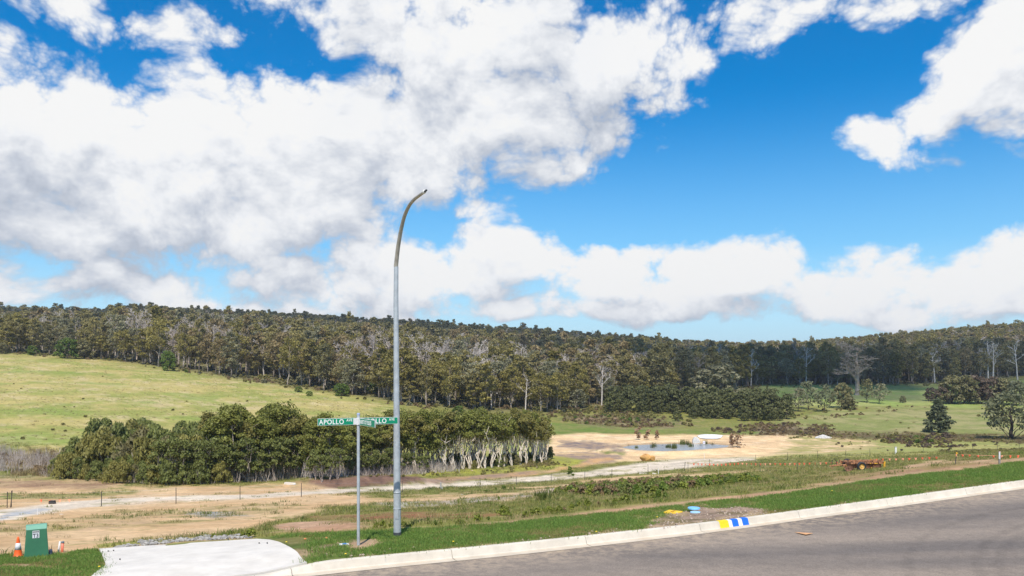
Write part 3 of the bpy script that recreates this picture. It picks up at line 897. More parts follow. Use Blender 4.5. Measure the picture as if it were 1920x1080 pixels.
MAT = {}
def build_road():
    pr = np.array([-.385, -.5, -.65, -.85, -1.1, -1.5, -2.1, -3, -4.2, -5.6, -7.5, -9.6])
    v = along(pr, -58, 88, 240, [-.165 + .0 * k for k in range(12)])
    me = new_mesh('road', v.reshape(-1, 3), strip_quads(240, 12), None, [asphalt_mat()], var=np.tile(np.clip((-pr - .385) / 9.2, 0, 1), 240))
    tag(link('road', me), 'grey weathered asphalt road running past the verge', kind='structure')

    kc = concrete_mat('kerb_concrete', (.60, .55, .465), (.50, .43, .34))
    gc = concrete_mat('gutter_concrete', (.54, .47, .375), (.50, .37, .24))
    MAT['kerb'] = kc
    root = empty('kerb', (0, 0, 0))
    tag(root, 'pale concrete kerb and gutter along the far side of the road', kind='structure')
    cuts = np.concatenate([np.arange(-30, -3.95, 2.55), np.arange(-3.95, 60, 2.72)])
    H = lambda x: -.15 + kerb_h(x)
    prof_p = [.0, -.02, -.10, -.13, -.175, -.19]
    prof_z = [lambda x: -.15 + kerb_h(x) - .03, lambda x: H(x), lambda x: H(x) + 0 * x, lambda x: -.15 + kerb_h(x) * .93, lambda x: -.15 + kerb_h(x) * .12, lambda x: -.15 + 0 * x]
    gut_p = [-.19, -.22, -.31, -.40]
    gut_z = [-.15, -.155, -.160, -.158]
    for a, b in zip(cuts[:-1], cuts[1:]):
        g = .005
        n = 14
        v = along(prof_p, a + g, b - g, n, prof_z).reshape(-1, 3)
        # end caps
        m = len(prof_p)
        q = list(strip_quads(n, m))
        v2 = along(gut_p, a + g, b - g, n, gut_z).reshape(-1, 3)
        G = Geo()
        G.add(v, [x[::-1] for x in q])
        ends = []
        for base in (0, (n - 1) * m):
            ring = list(range(base, base + m))
            low = np.array([v[base][0], v[base][1], v[base + m - 1][2] - .1])
            low2 = v[base + m - 1] - np.array((0, 0, .1))
            k = len(v) + len(ends) * 0
            G.add(np.vstack([v[ring], low2, low]), None, [(0, i, i + 1) for i in range(1, m)] + [(0, m, m + 1)])
        G.add(v2, [x[::-1] for x in strip_quads(n, len(gut_p))], mat=1)
        me = G.mesh('kerb_section', [kc, gc])
        link('kerb_section', me, root)
    # painted service marks on the kerb
    paint = {'yellow': simple_mat('yellow_kerb_paint', (.80, .56, .015), .6, noise=.08, scale=20),
             'blue': simple_mat('blue_kerb_paint', (.012, .135, .62), .55, noise=.1, scale=20),
             'white': simple_mat('white_kerb_paint', (.72, .70, .66), .6, noise=.06, scale=20)}
    def kx(px):           # kerb line x under photo column px
        xs = np.linspace(-10, 30, 4001)
        return float(np.interp(px, 960 + F * xs / kerb_y(xs), xs))
    for a, b, c in ((1341, 1357.5, 'yellow'), (1358.2, 1363.8, 'white'), (1364.5, 1375.5, 'blue'), (1376.2, 1382.6, 'white'), (1383.3, 1394.5, 'blue')):
        n = 6
        v = along([-.02, -.101, -.134, -.179, -.191], kx(a), kx(b), n, [lambda x: H(x) + .003, lambda x: H(x) + .003, lambda x: -.15 + kerb_h(x) * .93 + .002, lambda x: -.15 + kerb_h(x) * .12 + .002, lambda x: -.147 + 0 * x])
        me = new_mesh('painted_mark', v.reshape(-1, 3), [x[::-1] for x in strip_quads(n, 5)], None, [paint[c]])
        o = link('painted_mark', me, root)
        o['label'] = c + ' painted service mark on the kerb'

    # driveway crossing
    dm = concrete_mat('driveway_concrete', (.62, .585, .53), (.53, .485, .415), 2.0)
    L = [on_ground(*p) for p in ((186, 1031), (193, 1046), (199, 1062))]
    xl = -6.95
    L = [Vector((xl, kerb_y(xl), 0))] + [Vector((q.x, q.y, 0)) for q in reversed(L)]
    Rt = [on_ground(*p) for p in ((480, 1012.5), (505, 1014), (524, 1018.5), (543, 1028), (558, 1039))]
    xr = kx(575)
    Rt = [Vector((xr, kerb_y(xr), 0))] + [Vector((q.x, q.y, 0)) for q in reversed(Rt)]
    def resample(P, n):
        P = np.array([(p.x, p.y) for p in P])
        d = np.concatenate([[0], np.cumsum(np.hypot(*np.diff(P, axis=0).T))])
        t = np.linspace(0, d[-1], n)
        return np.stack([np.interp(t, d, P[:, 0]), np.interp(t, d, P[:, 1])], 1)
    n, m = 25, 30
    A, B = resample(L, n), resample(Rt, n)
    t = np.linspace(0, 1, m)[None, :, None]
    P = A[:, None] * (1 - t) + B[:, None] * t
    P[0, :, 1] = kerb_y(P[0, :, 0]) + .015
    Zs = ground_z(P[..., 0], P[..., 1], detail=False)
    pd = (P[..., 1] - kerb_y(P[..., 0])) * COSK
    lay = .125 * smooth(-3.3, -4.5, P[..., 0]) * (1 - smooth(-7.0, -7.9, P[..., 0])) * smooth(1.6, 0, pd)
    Zp = kerb_z(P[..., 0]) - .088 * np.maximum(pd, 0) - lay
    Zs = np.where(pd < 2.5, Zp, np.maximum(Zs, Zp - .05)) + .03
    V = np.concatenate([P, Zs[..., None]], -1)
    edge = list(range(0, m)) + [i * m + m - 1 for i in range(1, n)] + [(n - 1) * m + j for j in range(m - 2, -1, -1)] + [i * m for i in range(n - 2, 0, -1)]
    top = V.reshape(-1, 3)
    low = top[edge] - np.array((0, 0, .18))
    e = len(edge)
    q = [x[::-1] for x in strip_quads(n, m)] + [(edge[k], len(top) + k, len(top) + (k + 1) % e, edge[(k + 1) % e]) for k in range(e)]
    me = new_mesh('driveway', np.vstack([top, low]), q, None, [dm])
    tag(link('driveway', me), 'white concrete driveway crossing between the kerb and the bare block', kind='structure')
    return L, Rt

build_road()

# ------------------------------------------------------------------ lettering
def text_mesh(txt, size, mat, bold=.0, squeeze=1.0, depth=.0012):
    cu = bpy.data.curves.new('lettering', 'FONT')
    cu.body = txt
    cu.size = size
    cu.offset = bold
    cu.extrude = depth
    cu.space_character = 1.12
    cu.resolution_u = 3
    ob = bpy.data.objects.new('tmp', cu)
    COL.objects.link(ob)
    dg = bpy.context.evaluated_depsgraph_get()
    me = bpy.data.meshes.new_from_object(ob.evaluated_get(dg))
    bpy.data.objects.remove(ob)
    bpy.data.curves.remove(cu)
    me.transform(Matrix.Diagonal((squeeze, 1, 1, 1)))
    me.materials.clear()
    me.materials.append(mat)
    me.name = 'lettering'
    return me

# ------------------------------------------------------------------ street lamp post
galv = simple_mat('galvanised_steel', (.44, .475, .50), rough=.5, metal=.25, noise=.13, scale=9, spec=.5)
galv2 = simple_mat('galvanised_steel_dull', (.41, .44, .465), rough=.55, metal=.25, noise=.15, scale=12, spec=.5)
dark_sleeve = simple_mat('dark_bitumen_sleeve', (.055, .06, .07), rough=.6, noise=.2, scale=14)
white_plastic = simple_mat('white_plastic', (.72, .72, .70), rough=.5, noise=.05)
arm_shade_brown = simple_mat('brown_shaded_steel', (.40, .365, .31), rough=.6, metal=.2, noise=.2, scale=9)  # for the arm: brown of its shaded underside put into the colour

def build_lamp():
    b = on_ground(745, 1005.5)
    D = b.y
    k = D / F
    root = empty('street_lamp', b)
    tag(root, 'tall galvanised lamp post with curved arm and no lantern, beside the street signs', 'lamp post')
    def zz(py, d=0.0): return CAMZ - (py - HZ) / F * (D - d) - b.z
    nrm = np.array((.43, -.903))
    X0 = (742.4 - 960) / F * D
    # lower shaft, slightly wider than the upper one
    def shaft(name, p0, p1, r0, r1, mat):
        G = Geo()
        n = 12
        ys = np.linspace(zz(p0), zz(p1), n)
        px = np.interp(np.linspace(p0, p1, n), [490, 560, 1006], [743, 742.4, 745])
        pts = [((q - 960) * k - b.x, 0, y) for q, y in zip(px, ys)]
        G.tube(pts, np.linspace(r0, r1, n), 20, cap=False)
        return link(name, G.mesh(name, [mat], True), root)
    shaft('base_sleeve', 1006.5, 997.5, .0885, .0875, dark_sleeve)
    shaft('lower_shaft', 997.5, 860, .083, .074, galv)
    shaft('middle_shaft', 860, 760, .0735, .0665, galv2)
    shaft('upper_shaft', 760, 500, .0658, .049, galv)
    for py, r in ((923, .083), (954, .084)):
        G = Geo()
        px = np.interp(py, [490, 560, 1006], [743, 742.4, 745])
        v, q = lathe([(r - .012, -.014), (r, -.012), (r + .001, 0), (r, .012), (r - .012, .014)], 20)
        G.add(v + np.array(((px - 960) * k - b.x, 0, zz(py))), q)
        link('collar', G.mesh('collar', [galv2], True), root)
    # hand hole cover
    G = Geo()
    G.box((0, -.085, zz(962)), (.07, .012, .22))
    link('access_cover', G.mesh('access_cover', [galv2]), root)
    # arm curving out over the road, towards the kerb
    c_px = [(742.2, 500), (743.2, 491), (746.4, 462), (752, 429.6), (758, 405), (767, 385), (776.4, 373.6), (787.6, 365.5), (795, 360)]
    pts, d_prev = [], 0
    for px, py in c_px:
        t = (px - 960) / F
        d = max((t * D - X0) / (nrm[0] - t * nrm[1]), 0)          # X0 + nx d = t (D + ny d)
        Dd = D + nrm[1] * d
        pts.append((X0 + nrm[0] * d - b.x, nrm[1] * d, CAMZ - (py - HZ) / F * Dd - b.z))
    pts = np.array(pts)
    # smooth resample
    tt = np.linspace(0, len(pts) - 1, 40)
    P = np.stack([np.interp(tt, range(len(pts)), pts[:, i]) for i in range(3)], 1)
    for _ in range(3):
        P[1:-1] = (P[:-2] + 2 * P[1:-1] + P[2:]) / 4
    G = Geo()
    G.tube(P, np.linspace(.049, .029, 40), 16, cap=False)
    link('arm', G.mesh('arm', [arm_shade_brown], True), root)
    d = (P[-1] - P[-3]); d /= np.linalg.norm(d)
    G = Geo(); G.tube([P[-1] - d * .03, P[-1] + d * .045], [.036, .036], 12)
    link('end_collar', G.mesh('end_collar', [white_plastic], True), root)
    G = Geo(); G.tube([P[-1] + d * .04, P[-1] + d * .15], [.021, .021], 10)
    link('spigot', G.mesh('spigot', [dark_sleeve], True), root)
build_lamp()

# ------------------------------------------------------------------ street signs
def build_sign():
    b = on_ground(672, 1022.5)
    D = b.y
    k = D / F
    root = empty('street_sign', b)
    tag(root, 'street name sign with three green blades on a thin grey pole', 'street sign')
    z = lambda py: CAMZ - (py - HZ) * k - b.z
    G = Geo(); G.tube([(0, 0, -.15), (0, 0, z(776))], [.031, .031], 18, cap=False)
    link('pole', G.mesh('pole', [galv], True), root)
    v, q = lathe([(.0335, -.03), (.0335, 0), (.028, .012), (0, .016)], 18)
    capm = simple_mat('blue_grey_plastic', (.30, .36, .52), .5, noise=.06)
    G = Geo(); G.add(v + np.array((0, 0, z(775.5))), q)
    link('pole_cap', G.mesh('pole_cap', [capm], True), root)
    green = simple_mat('green_reflective_sheet', (.0, .235, .125), .42, noise=.05, scale=5)
    white = simple_mat('white_reflective_sheet', (.78, .79, .76), .45, noise=.04, scale=6)
    edge = simple_mat('aluminium_edge', (.62, .63, .63), .4, .5, noise=.06)
    zc = z(790.0)
    bh, bl = .142, .80
    def blade(direction, length, txt, suffix, lean, facing, size):
        d = Vector((direction[0], direction[1], 0)).normalized()
        ang = math.atan2(d.y, d.x)
        bo = link('sign_blade', Geo().box((0, 0, 0), (length, .016, bh)).mesh('sign_blade', [edge]), root)
        off = .055 + length / 2
        bo.location = (d.x * off, d.y * off, zc + lean)
        # x axis of the blade must run left to right when read
        face_ang = ang if facing > 0 else ang + math.pi
        bo.rotation_euler = (0, 0, face_ang)
        if txt:
            bo['label'] = 'green blade lettered ' + txt + (' ' + suffix if suffix else '')
        for sgn in (-1, 1):
            G = Geo()
            G.box((0, sgn * .0088, 0), (length - .006, .0012, bh - .004))
            link('border', G.mesh('border', [white]), bo)
            G = Geo()
            G.box((0, sgn * .0099, 0), (length - .013, .0012, bh - .013))
            link('face_sheet', G.mesh('face_sheet', [green]), bo)
        me = text_mesh(txt, size, white, .0028, .88)
        xs = [v_.co.x for v_ in me.vertices]
        w = max(xs) - min(xs)
        o = link('lettering', me, bo)
        o.rotation_euler = (R(90), 0, 0)
        o.location = (-length / 2 + .028, -.0122, -size * .345)
        if suffix:
            me2 = text_mesh(suffix, size * .5, white, .0013, .9)
            o2 = link('lettering', me2, bo)
            o2.rotation_euler = (R(90), 0, 0)
            o2.location = (-length / 2 + .028 + w + .05, -.0122, size * .02)
        return bo
    u = (.905, .33)
    blade((-u[0], -u[1]), .76, 'APOLLO', 'AVE', .002, -1, .137)
    blade(u, .76, 'APOLLO', 'AVE', 0, 1, .137)
    o = blade((.50, -.80), .84, 'ARISTOTELES', '', 0, 1, .110)
    # clamp that holds the three blades
    G = Geo()
    v, q = lathe([(.034, -.075), (.047, -.07), (.047, .07), (.034, .075)], 18)
    G.add(v + np.array((0, 0, zc)), q)
    a1 = math.atan2(u[1], u[0])
    for s_ in (-1, 1):
        G.box((s_ * u[0] * .07, s_ * u[1] * .07, zc), (.075, .03, .125), a1)
    G.box((.50 / .943 * .07, -.80 / .943 * .07, zc), (.075, .03, .12), math.atan2(-.8, .5))
    link('bracket', G.mesh('bracket', [simple_mat('pale_cast_aluminium', (.70, .70, .69), .45, .2, noise=.08)]), root)
build_sign()

# ------------------------------------------------------------------ pillar, cone, pipes at the left
def build_pillar():
    b = on_ground(68.5, 1042)
    D = b.y
    k = D / F
    root = empty('electricity_pillar', b, math.atan2(-b.x, b.y) * 1.0)
    root.rotation_euler = (0, 0, math.atan2(-b.x, b.y))
    tag(root, 'green electricity pillar lettered T3 standing at the lawn edge', 'pillar')
    gm = simple_mat('green_moulded_plastic', (.045, .175, .095), .5, noise=.08, scale=4)
    gl = simple_mat('pale_green_lid', (.13, .33, .235), .5, noise=.08, scale=4)
    W0, W1, Hh, Dp = 38.5 * k / math.cos(math.atan2(-b.x, b.y)) * .9, 33 * k * 1.0, 53 * k, .30
    G = Geo()
    tp = W1 / W0
    v = [(-W0 / 2, -Dp / 2, 0), (W0 / 2, -Dp / 2, 0), (W0 / 2, Dp / 2, 0), (-W0 / 2, Dp / 2, 0), (-W1 / 2, -Dp * .4, Hh), (W1 / 2, -Dp * .4, Hh), (W1 / 2, Dp * .4, Hh), (-W1 / 2, Dp * .4, Hh)]
    G.add(v, [(3, 2, 1, 0), (4, 5, 6, 7), (0, 1, 5, 4), (1, 2, 6, 5), (2, 3, 7, 6), (3, 0, 4, 7)])
    body = link('body', G.mesh('body', [gm]), root)
    G = Geo()
    h2 = 7.5 * k
    e = .006
    v = [(-W1 / 2 - e, -Dp * .4 - e, Hh - .004), (W1 / 2 + e, -Dp * .4 - e, Hh - .004), (W1 / 2 + e, Dp * .4 + e, Hh - .004), (-W1 / 2 - e, Dp * .4 + e, Hh - .004),
         (-W1 / 2 - e, -Dp * .14, Hh + h2), (W1 / 2 + e, -Dp * .14, Hh + h2), (W1 / 2 + e, Dp * .25, Hh + h2), (-W1 / 2 - e, Dp * .25, Hh + h2)]
    G.add(v, [(3, 2, 1, 0), (4, 5, 6, 7), (0, 1, 5, 4), (1, 2, 6, 5), (2, 3, 7, 6), (3, 0, 4, 7)])
    lid = link('lid', G.mesh('lid', [gl]), root)
    for ob in (body, lid):
        bv = ob.modifiers.new('bevel', 'BEVEL'); bv.width = .012; bv.segments = 2
    # label plate
    sl = (Dp / 2 - Dp * .4) / Hh
    def front(z): return -Dp / 2 + sl * z
    zc = Hh - (996.5 - 989) * k - .02
    tilt = -math.atan(sl)
    plate = link('label_plate', Geo().box((0, 0, 0), (.128, .003, .155)).mesh('label_plate', [simple_mat('white_label', (.68, .69, .72), .5, noise=.04)]), root)
    plate.location = (-.012, front(zc) - .003, zc)
    plate.rotation_euler = (tilt, 0, 0)
    ink = simple_mat('dark_navy_ink', (.022, .02, .06), .6, noise=.05)
    o = link('lettering', text_mesh('T3', .115, ink, .002, .78), plate)
    o.rotation_euler = (R(90), 0, 0)
    o.location = (-.054, -.0035, -.066)
    G = Geo()
    for i in range(7):
        G.box((-.05 + i * .0165, -.0024, .052), (.010, .0012, .016 if i % 2 else .022))
    G.box((0, -.0019, .052), (.118, .0008, .034), mat=1)
    link('small_print', G.mesh('small_print', [ink, simple_mat('grey_print_band', (.42, .42, .38), .6)]), plate)
    G = Geo()
    G.box((W0 / 2 + .03, -.03, .06), (.065, .14, .12))
    link('cable_entry', G.mesh('cable_entry', [simple_mat('dark_blue_plastic', (.03, .045, .085), .5)]), root)
build_pillar()

def build_cone():
    b = on_ground(34, 1043.5)
    k = b.y / F
    root = empty('traffic_cone', b, R(20))
    tag(root, 'orange traffic cone with one white band beside the green pillar', 'traffic cone')
    org = simple_mat('fluorescent_orange', (.86, .125, .018), .5, noise=.07, scale=8)
    Hh = 37.5 * k
    r = lambda t: .088 * (1 - t) + .019 * t
    v, q = lathe([(r(0) + .012, .022), (r(.02), .035)] + [(r(t), Hh * t) for t in (.1, .3, .5, .7, .9)] + [(r(1), Hh), (r(1) - .006, Hh), (r(1) - .008, Hh - .05)], 28)
    link('cone_body', Geo().add(v, q).mesh('cone_body', [org], True), root)
    v, q = lathe([(r(.38) + .0005, Hh * .38), (r(.38) + .003, Hh * .381), (r(.70) + .003, Hh * .699), (r(.70) + .0005, Hh * .70)], 28)
    link('white_band', Geo().add(v, q).mesh('white_band', [simple_mat('white_band_sheet', (.76, .74, .78), .5, noise=.05)], True), root)
    bo = link('base', Geo().box((0, 0, .012), (.255, .255, .026)).mesh('base', [simple_mat('black_rubber', (.03, .028, .026), .7, noise=.2)]), root)
    bv = bo.modifiers.new('bevel', 'BEVEL'); bv.width = .01; bv.segments = 2
build_cone()

def build_pipes():
    b = on_ground(108, 1034.5)
    k = b.y / F
    o = link('marker_stake', Geo().tube([(0, 0, -.1), (4.5 * k, 0, 20.5 * k)], [.019, .019], 8).mesh('marker_stake', [white_plastic], True), None, b)
    tag(o, 'short white stake leaning beside the capped orange pipe', 'stake')
    b = on_ground(116, 1034.3)
    root = empty('conduit_pipe', b)
    tag(root, 'short orange conduit pipe with grey cap right of the green pillar', 'pipe')
    link('pipe', Geo().tube([(0, 0, -.1), (1.6 * k, 0, 18 * k)], [.027, .027], 14).mesh('pipe', [simple_mat('orange_pvc', (.78, .20, .12), .45, noise=.1)], True), root)
    v, q = lathe([(.030, 0), (.033, .004), (.033, .03), (.028, .036), (0, .037)], 14)
    link('cap', Geo().add(v + np.array((1.55 * k, 0, 17.2 * k)), q).mesh('cap', [simple_mat('grey_cap_plastic', (.16, .19, .22), .5)], True), root)
build_pipes()

# ------------------------------------------------------------------ plants: builders
def leaf_quads(cen, nrm, size, rng, aspect=1.6, up=None):
    """one small leaf-spray quad per centre, facing roughly along nrm"""
    n = len(cen)
    nrm = nrm / (np.linalg.norm(nrm, axis=1)[:, None] + 1e-9)
    ref = rng.normal(size=(n, 3)) if up is None else up + rng.normal(size=(n, 3)) * .35
    a = np.cross(nrm, ref); a /= np.linalg.norm(a, axis=1)[:, None] + 1e-9
    b = np.cross(nrm, a)
    s = (size * (.6 + .8 * rng.random(n)))[:, None] if not np.isscalar(size) else (size * (.6 + .8 * rng.random(n)))[:, None]
    a = a * s * .5
    b = b * s * .5 * aspect
    k1, k2 = .35 + .5 * rng.random((n, 1)), .35 + .5 * rng.random((n, 1))
    v = np.stack([cen - b, cen + a * k1 * 1.6, cen + b, cen - a * k2 * 1.6], 1).reshape(-1, 3)
    q = np.arange(n * 4).reshape(-1, 4)
    return v, q

def clump_leaves(G, cen, rad, n, size, rng, mat=0, upper=.25, var0=.5, shell=.55, rough=.75, aspect=1.6, upright=0.0):
    """leaves through an ellipsoid, more of them near its outside and its top"""
    cen, rad = np.asarray(cen, float), np.asarray(rad, float)
    d = rng.normal(size=(n, 3))
    d /= np.linalg.norm(d, axis=1)[:, None]
    d[:, 2] = np.where((d[:, 2] < -.15) & (rng.random(n) < upper * 2.4), -d[:, 2], d[:, 2])
    r = shell + (1 - shell) * rng.random(n) ** .5
    r = np.where(rng.random(n) < .12, r * 1.14, r)
    p = cen + d * rad * r[:, None]
    nr = d / rad * rad.mean() + rng.normal(size=(n, 3)) * rough + np.array((0, 0, .25))
    up = None
    if upright:
        up = np.tile(np.array((0, 0, 1.0)), (n, 1))
        nr[:, 2] *= (1 - upright)
    v, q = leaf_quads(p, nr, size, rng, aspect, up)
    if upright:
        pass
    var = np.clip(var0 + rng.normal(size=n) * .17, 0, 1)
    G.add(v, q, mat=mat, var=np.repeat(var, 4))

def limb(p0, p1, r0, r1, rng, wob=.06, n=5):
    p0, p1 = np.asarray(p0, float), np.asarray(p1, float)
    t = np.linspace(0, 1, n)[:, None]
    L = np.linalg.norm(p1 - p0)
    P = p0 * (1 - t) + p1 * t
    P[1:-1] += rng.normal(size=(n - 2, 3)) * L * wob
    return P, np.linspace(r0, r1, n)

def gum_tree(seed, H=17.0, W=7.5, base=.33, nc=16, leaves=34, size=.85, mats=(0, 1), flat=.62, lean=.03, flare=1.0):
    """returns (trunk Geo, crown Geo): bare lower trunk, forked limbs, separate leaf clumps with gaps"""
    rng = np.random.default_rng(seed)
    T, Cw = Geo(), Geo()
    top = np.array((rng.normal() * lean * H, rng.normal() * lean * H, H * .86))
    P, rr = limb((0, 0, -.4), top, H * .0165 * flare, H * .003, rng, .018, 8)
    rr[0] *= 1.35
    T.tube(P, rr, 6, var=.5)
    for i in range(nc):
        f = (i + rng.random()) / nc
        z = H * (base + (1 - base) * f)
        prof = math.sin(math.pi * min(.16 + .80 * f, 1)) ** .7
        th = i * 2.4 + rng.normal() * .5
        rad = W * .5 * prof * (.25 + .72 * rng.random() ** .6)
        c = np.array((math.cos(th) * rad, math.sin(th) * rad, z))
        c[:2] += top[:2] * (z / H)
        cr = W * (.17 + .12 * rng.random()) * (.75 + .35 * prof)
        k = max(z - H * (.08 + .10 * rng.random()) - rad * .35, H * base * .55) / H
        j = min(k / .86, .97) * (len(P) - 1)
        a = P[int(j)] + (P[min(int(j) + 1, len(P) - 1)] - P[int(j)]) * (j - int(j))
        Lp, Lr = limb(a, c, H * .006 * (1.15 - f * .6), H * .0016, rng, .07, 4)
        T.tube(Lp, Lr, 4, cap=False, var=.5)
        v0 = .38 + .28 * rng.random()
        clump_leaves(Cw, c, (cr, cr, cr * flat * (.8 + .4 * rng.random())), leaves, size, rng, var0=v0, shell=.32, rough=1.05)
    # a few wisps at the tips
    for i in range(5):
        th = rng.random() * 6.28
        c = top + np.array((math.cos(th) * W * .16, math.sin(th) * W * .16, H * (.04 + .11 * rng.random())))
        clump_leaves(Cw, c, (W * .09, W * .09, W * .1), 12, size * .8, rng, var0=.5)
    return T, Cw

def bare_tree(seed, H=16.0, spread=.5, levels=3, kids=5, r0=None, fork=.35, droop=0.0, sides=5, trunk_twist=.02, ext=.45, rmin=.03):
    """leafless tree: trunk with repeatedly forking limbs"""
    rng = np.random.default_rng(seed)
    G = Geo()
    r0 = r0 or H * .021
    def grow(p, d, L, r, lev):
        n = 6 if lev == 0 else 4
        P = [p]
        dd = d.copy()
        for i in range(n - 1):
            dd = dd + rng.normal(size=3) * (trunk_twist if lev == 0 else .16)
            dd[2] += (.06 - droop * (i / n)) if lev else 0
            dd /= np.linalg.norm(dd)
            P.append(P[-1] + dd * L / (n - 1))
        P = np.array(P)
        R_ = np.maximum(np.linspace(r, r * (.38 if lev == 0 else .3), n), rmin)
        G.tube(P, R_, sides if lev == 0 else (4 if lev == 1 else 3), cap=False)
        if lev >= levels:
            return
        nk = kids + 3 if lev == 0 else kids
        for i in range(nk):
            f = (fork + (1 - fork) * (i + rng.random()) / nk) if lev == 0 else (.3 + .7 * (i + rng.random()) / nk)
            j = f * (n - 1)
            q = P[min(int(j), n - 2)] * (1 - (j - int(j))) + P[min(int(j) + 1, n - 1)] * (j - int(j))
            th = i * 2.4 + rng.normal() * .5
            ax = P[min(int(j) + 1, n - 1)] - P[min(int(j), n - 2)]
            ax = ax / (np.linalg.norm(ax) + 1e-9)
            side = np.array((math.cos(th), math.sin(th), 0)); side = side - ax * side.dot(ax)
            nd = ax * (1 - spread * (.7 + .6 * rng.random())) + side * (spread + .25) * (.8 + .4 * rng.random())
            nd[2] += .12
            nd /= np.linalg.norm(nd)
            grow(q, nd, L * ext * (1.05 - .45 * f) * (.75 + .5 * rng.random()) * (1.0 if lev == 0 else 1.15), r * (.5 - .18 * f), lev + 1)
    grow(np.array((0, 0, -.3)), np.array((rng.normal() * .03, rng.normal() * .03, 1.0)), H, r0, 0)
    return G

def paperbark(seed, H=8.2, W=3.4, stems=3, nl=9, leaves=75, size=.30, base=.5, leanv=.12, stemr=.075, flat=.7):
    """slender pale stems, leaning apart, carrying rounded tufts like a cauliflower"""
    rng = np.random.default_rng(seed)
    T, Cw = Geo(), Geo()
    tips = []
    for s_ in range(stems):
        th = rng.random() * 6.28
        l = leanv * (.3 + rng.random())
        tip = np.array((math.cos(th) * l * H, math.sin(th) * l * H * .7, H * (.70 + .18 * rng.random())))
        b0 = np.array((rng.normal() * .12, rng.normal() * .12, -.25))
        P, rr = limb(b0, tip, stemr * (.75 + .5 * rng.random()), stemr * .3, rng, .035, 7)
        T.tube(P, rr, 5, cap=False, var=.35 + .3 * rng.random())
        for k in range(3):
            f = .5 + .45 * rng.random()
            j = f * 6
            a = P[int(j)] * (1 - j % 1) + P[min(int(j) + 1, 6)] * (j % 1)
            e = a + np.array((rng.normal() * .6, rng.normal() * .6, .7 + rng.random() * .9))
            Lp, Lr = limb(a, e, stemr * .4, stemr * .16, rng, .08, 4)
            T.tube(Lp, Lr, 4, cap=False, var=.45)
            tips.append(e)
        tips.append(tip + np.array((0, 0, .5)))
    for i in range(7):          # loose sprays between the tufts
        a_ = rng.random() * 6.28
        clump_leaves(Cw, (math.cos(a_) * W * .2, math.sin(a_) * W * .2, H * (base + (.98 - base) * rng.random())), (W * .26, W * .26, H * .12), int(leaves * .45), size * .9, rng, var0=.5, shell=.15, rough=1.2)
    for i in range(nl):
        f = (i + rng.random()) / nl
        z = H * (base + (.97 - base) * f)
        th = i * 2.4 + rng.normal() * .4
        rad = W * .5 * (math.sin(math.pi * (.22 + .72 * f)) ** .8) * (.35 + .65 * rng.random())
        c = np.array((math.cos(th) * rad, math.sin(th) * rad, z))
        if i < len(tips) and rng.random() < .5:
            c = .5 * c + .5 * tips[i]
        u_ = rng.random()
        cr = W * (.11 + .19 * u_ ** 1.3)
        clump_leaves(Cw, c, (cr, cr * rng.uniform(.8, 1.2), cr * flat * rng.uniform(.75, 1.35)), int(leaves * (.45 + .9 * u_)), size, rng, var0=.34 + .34 * rng.random(), upper=.36, shell=.5, rough=.85)
    return T, Cw

def tea_tree(seed, H=4.0, W=3.0, n=14, leaves=60, size=.26):
    """dense shrub leafy to the ground, fine upright sprays"""
    rng = np.random.default_rng(seed)
    T, Cw = Geo(), Geo()
    for i in range(5):
        th = rng.random() * 6.28
        P, rr = limb((rng.normal() * .15, rng.normal() * .15, -.2), (math.cos(th) * W * .3, math.sin(th) * W * .3, H * .7), .045, .015, rng, .06, 5)
        T.tube(P, rr, 4, cap=False, var=.5)
    for i in range(n):
        f = (i + rng.random()) / n
        z = H * (.10 + .78 * f)
        th = i * 2.4 + rng.normal() * .4
        rad = W * .5 * (1 - .75 * max(f - .3, 0) / .7) * (.2 + .9 * rng.random())
        z *= rng.uniform(.8, 1.22)
        cr = W * (.10 + .13 * rng.random())
        clump_leaves(Cw, (math.cos(th) * rad, math.sin(th) * rad, z), (cr, cr, cr * rng.uniform(.9, 1.7)), leaves, size, rng, var0=.34 + .34 * rng.random(), upper=.35, shell=.6, aspect=2.6, upright=.45)
    return T, Cw

def round_tree(seed, H=9.0, W=8.0, n=26, leaves=55, size=.5, base=.16, trunk=.16, sq=.78):
    rng = np.random.default_rng(seed)
    T, Cw = Geo(), Geo()
    P, rr = limb((0, 0, -.3), (rng.normal() * .3, rng.normal() * .3, H * .72), trunk * H * .12 + .05, .05, rng, .03, 6)
    T.tube(P, rr, 6)
    for i in range(n):
        f = (i + rng.random()) / n
        z = H * (base + (.96 - base) * f)
        th = i * 2.4 + rng.normal() * .35
        rad = W * .5 * (math.sin(math.pi * (.24 + .70 * f)) ** .75) * (.5 + .48 * rng.random())
        c = np.array((math.cos(th) * rad, math.sin(th) * rad, z))
        cr = W * (.12 + .06 * rng.random())
        if i % 2 == 0:
            j = min(max(f - .2, .05), .9) * 5
            a = P[int(j)]
            Lp, Lr = limb(a, c, .07, .02, rng, .06, 4)
            T.tube(Lp, Lr, 4, cap=False)
        clump_leaves(Cw, c, (cr, cr, cr * sq), leaves, size, rng, var0=.34 + .34 * rng.random(), upper=.35, shell=.55)
    return T, Cw

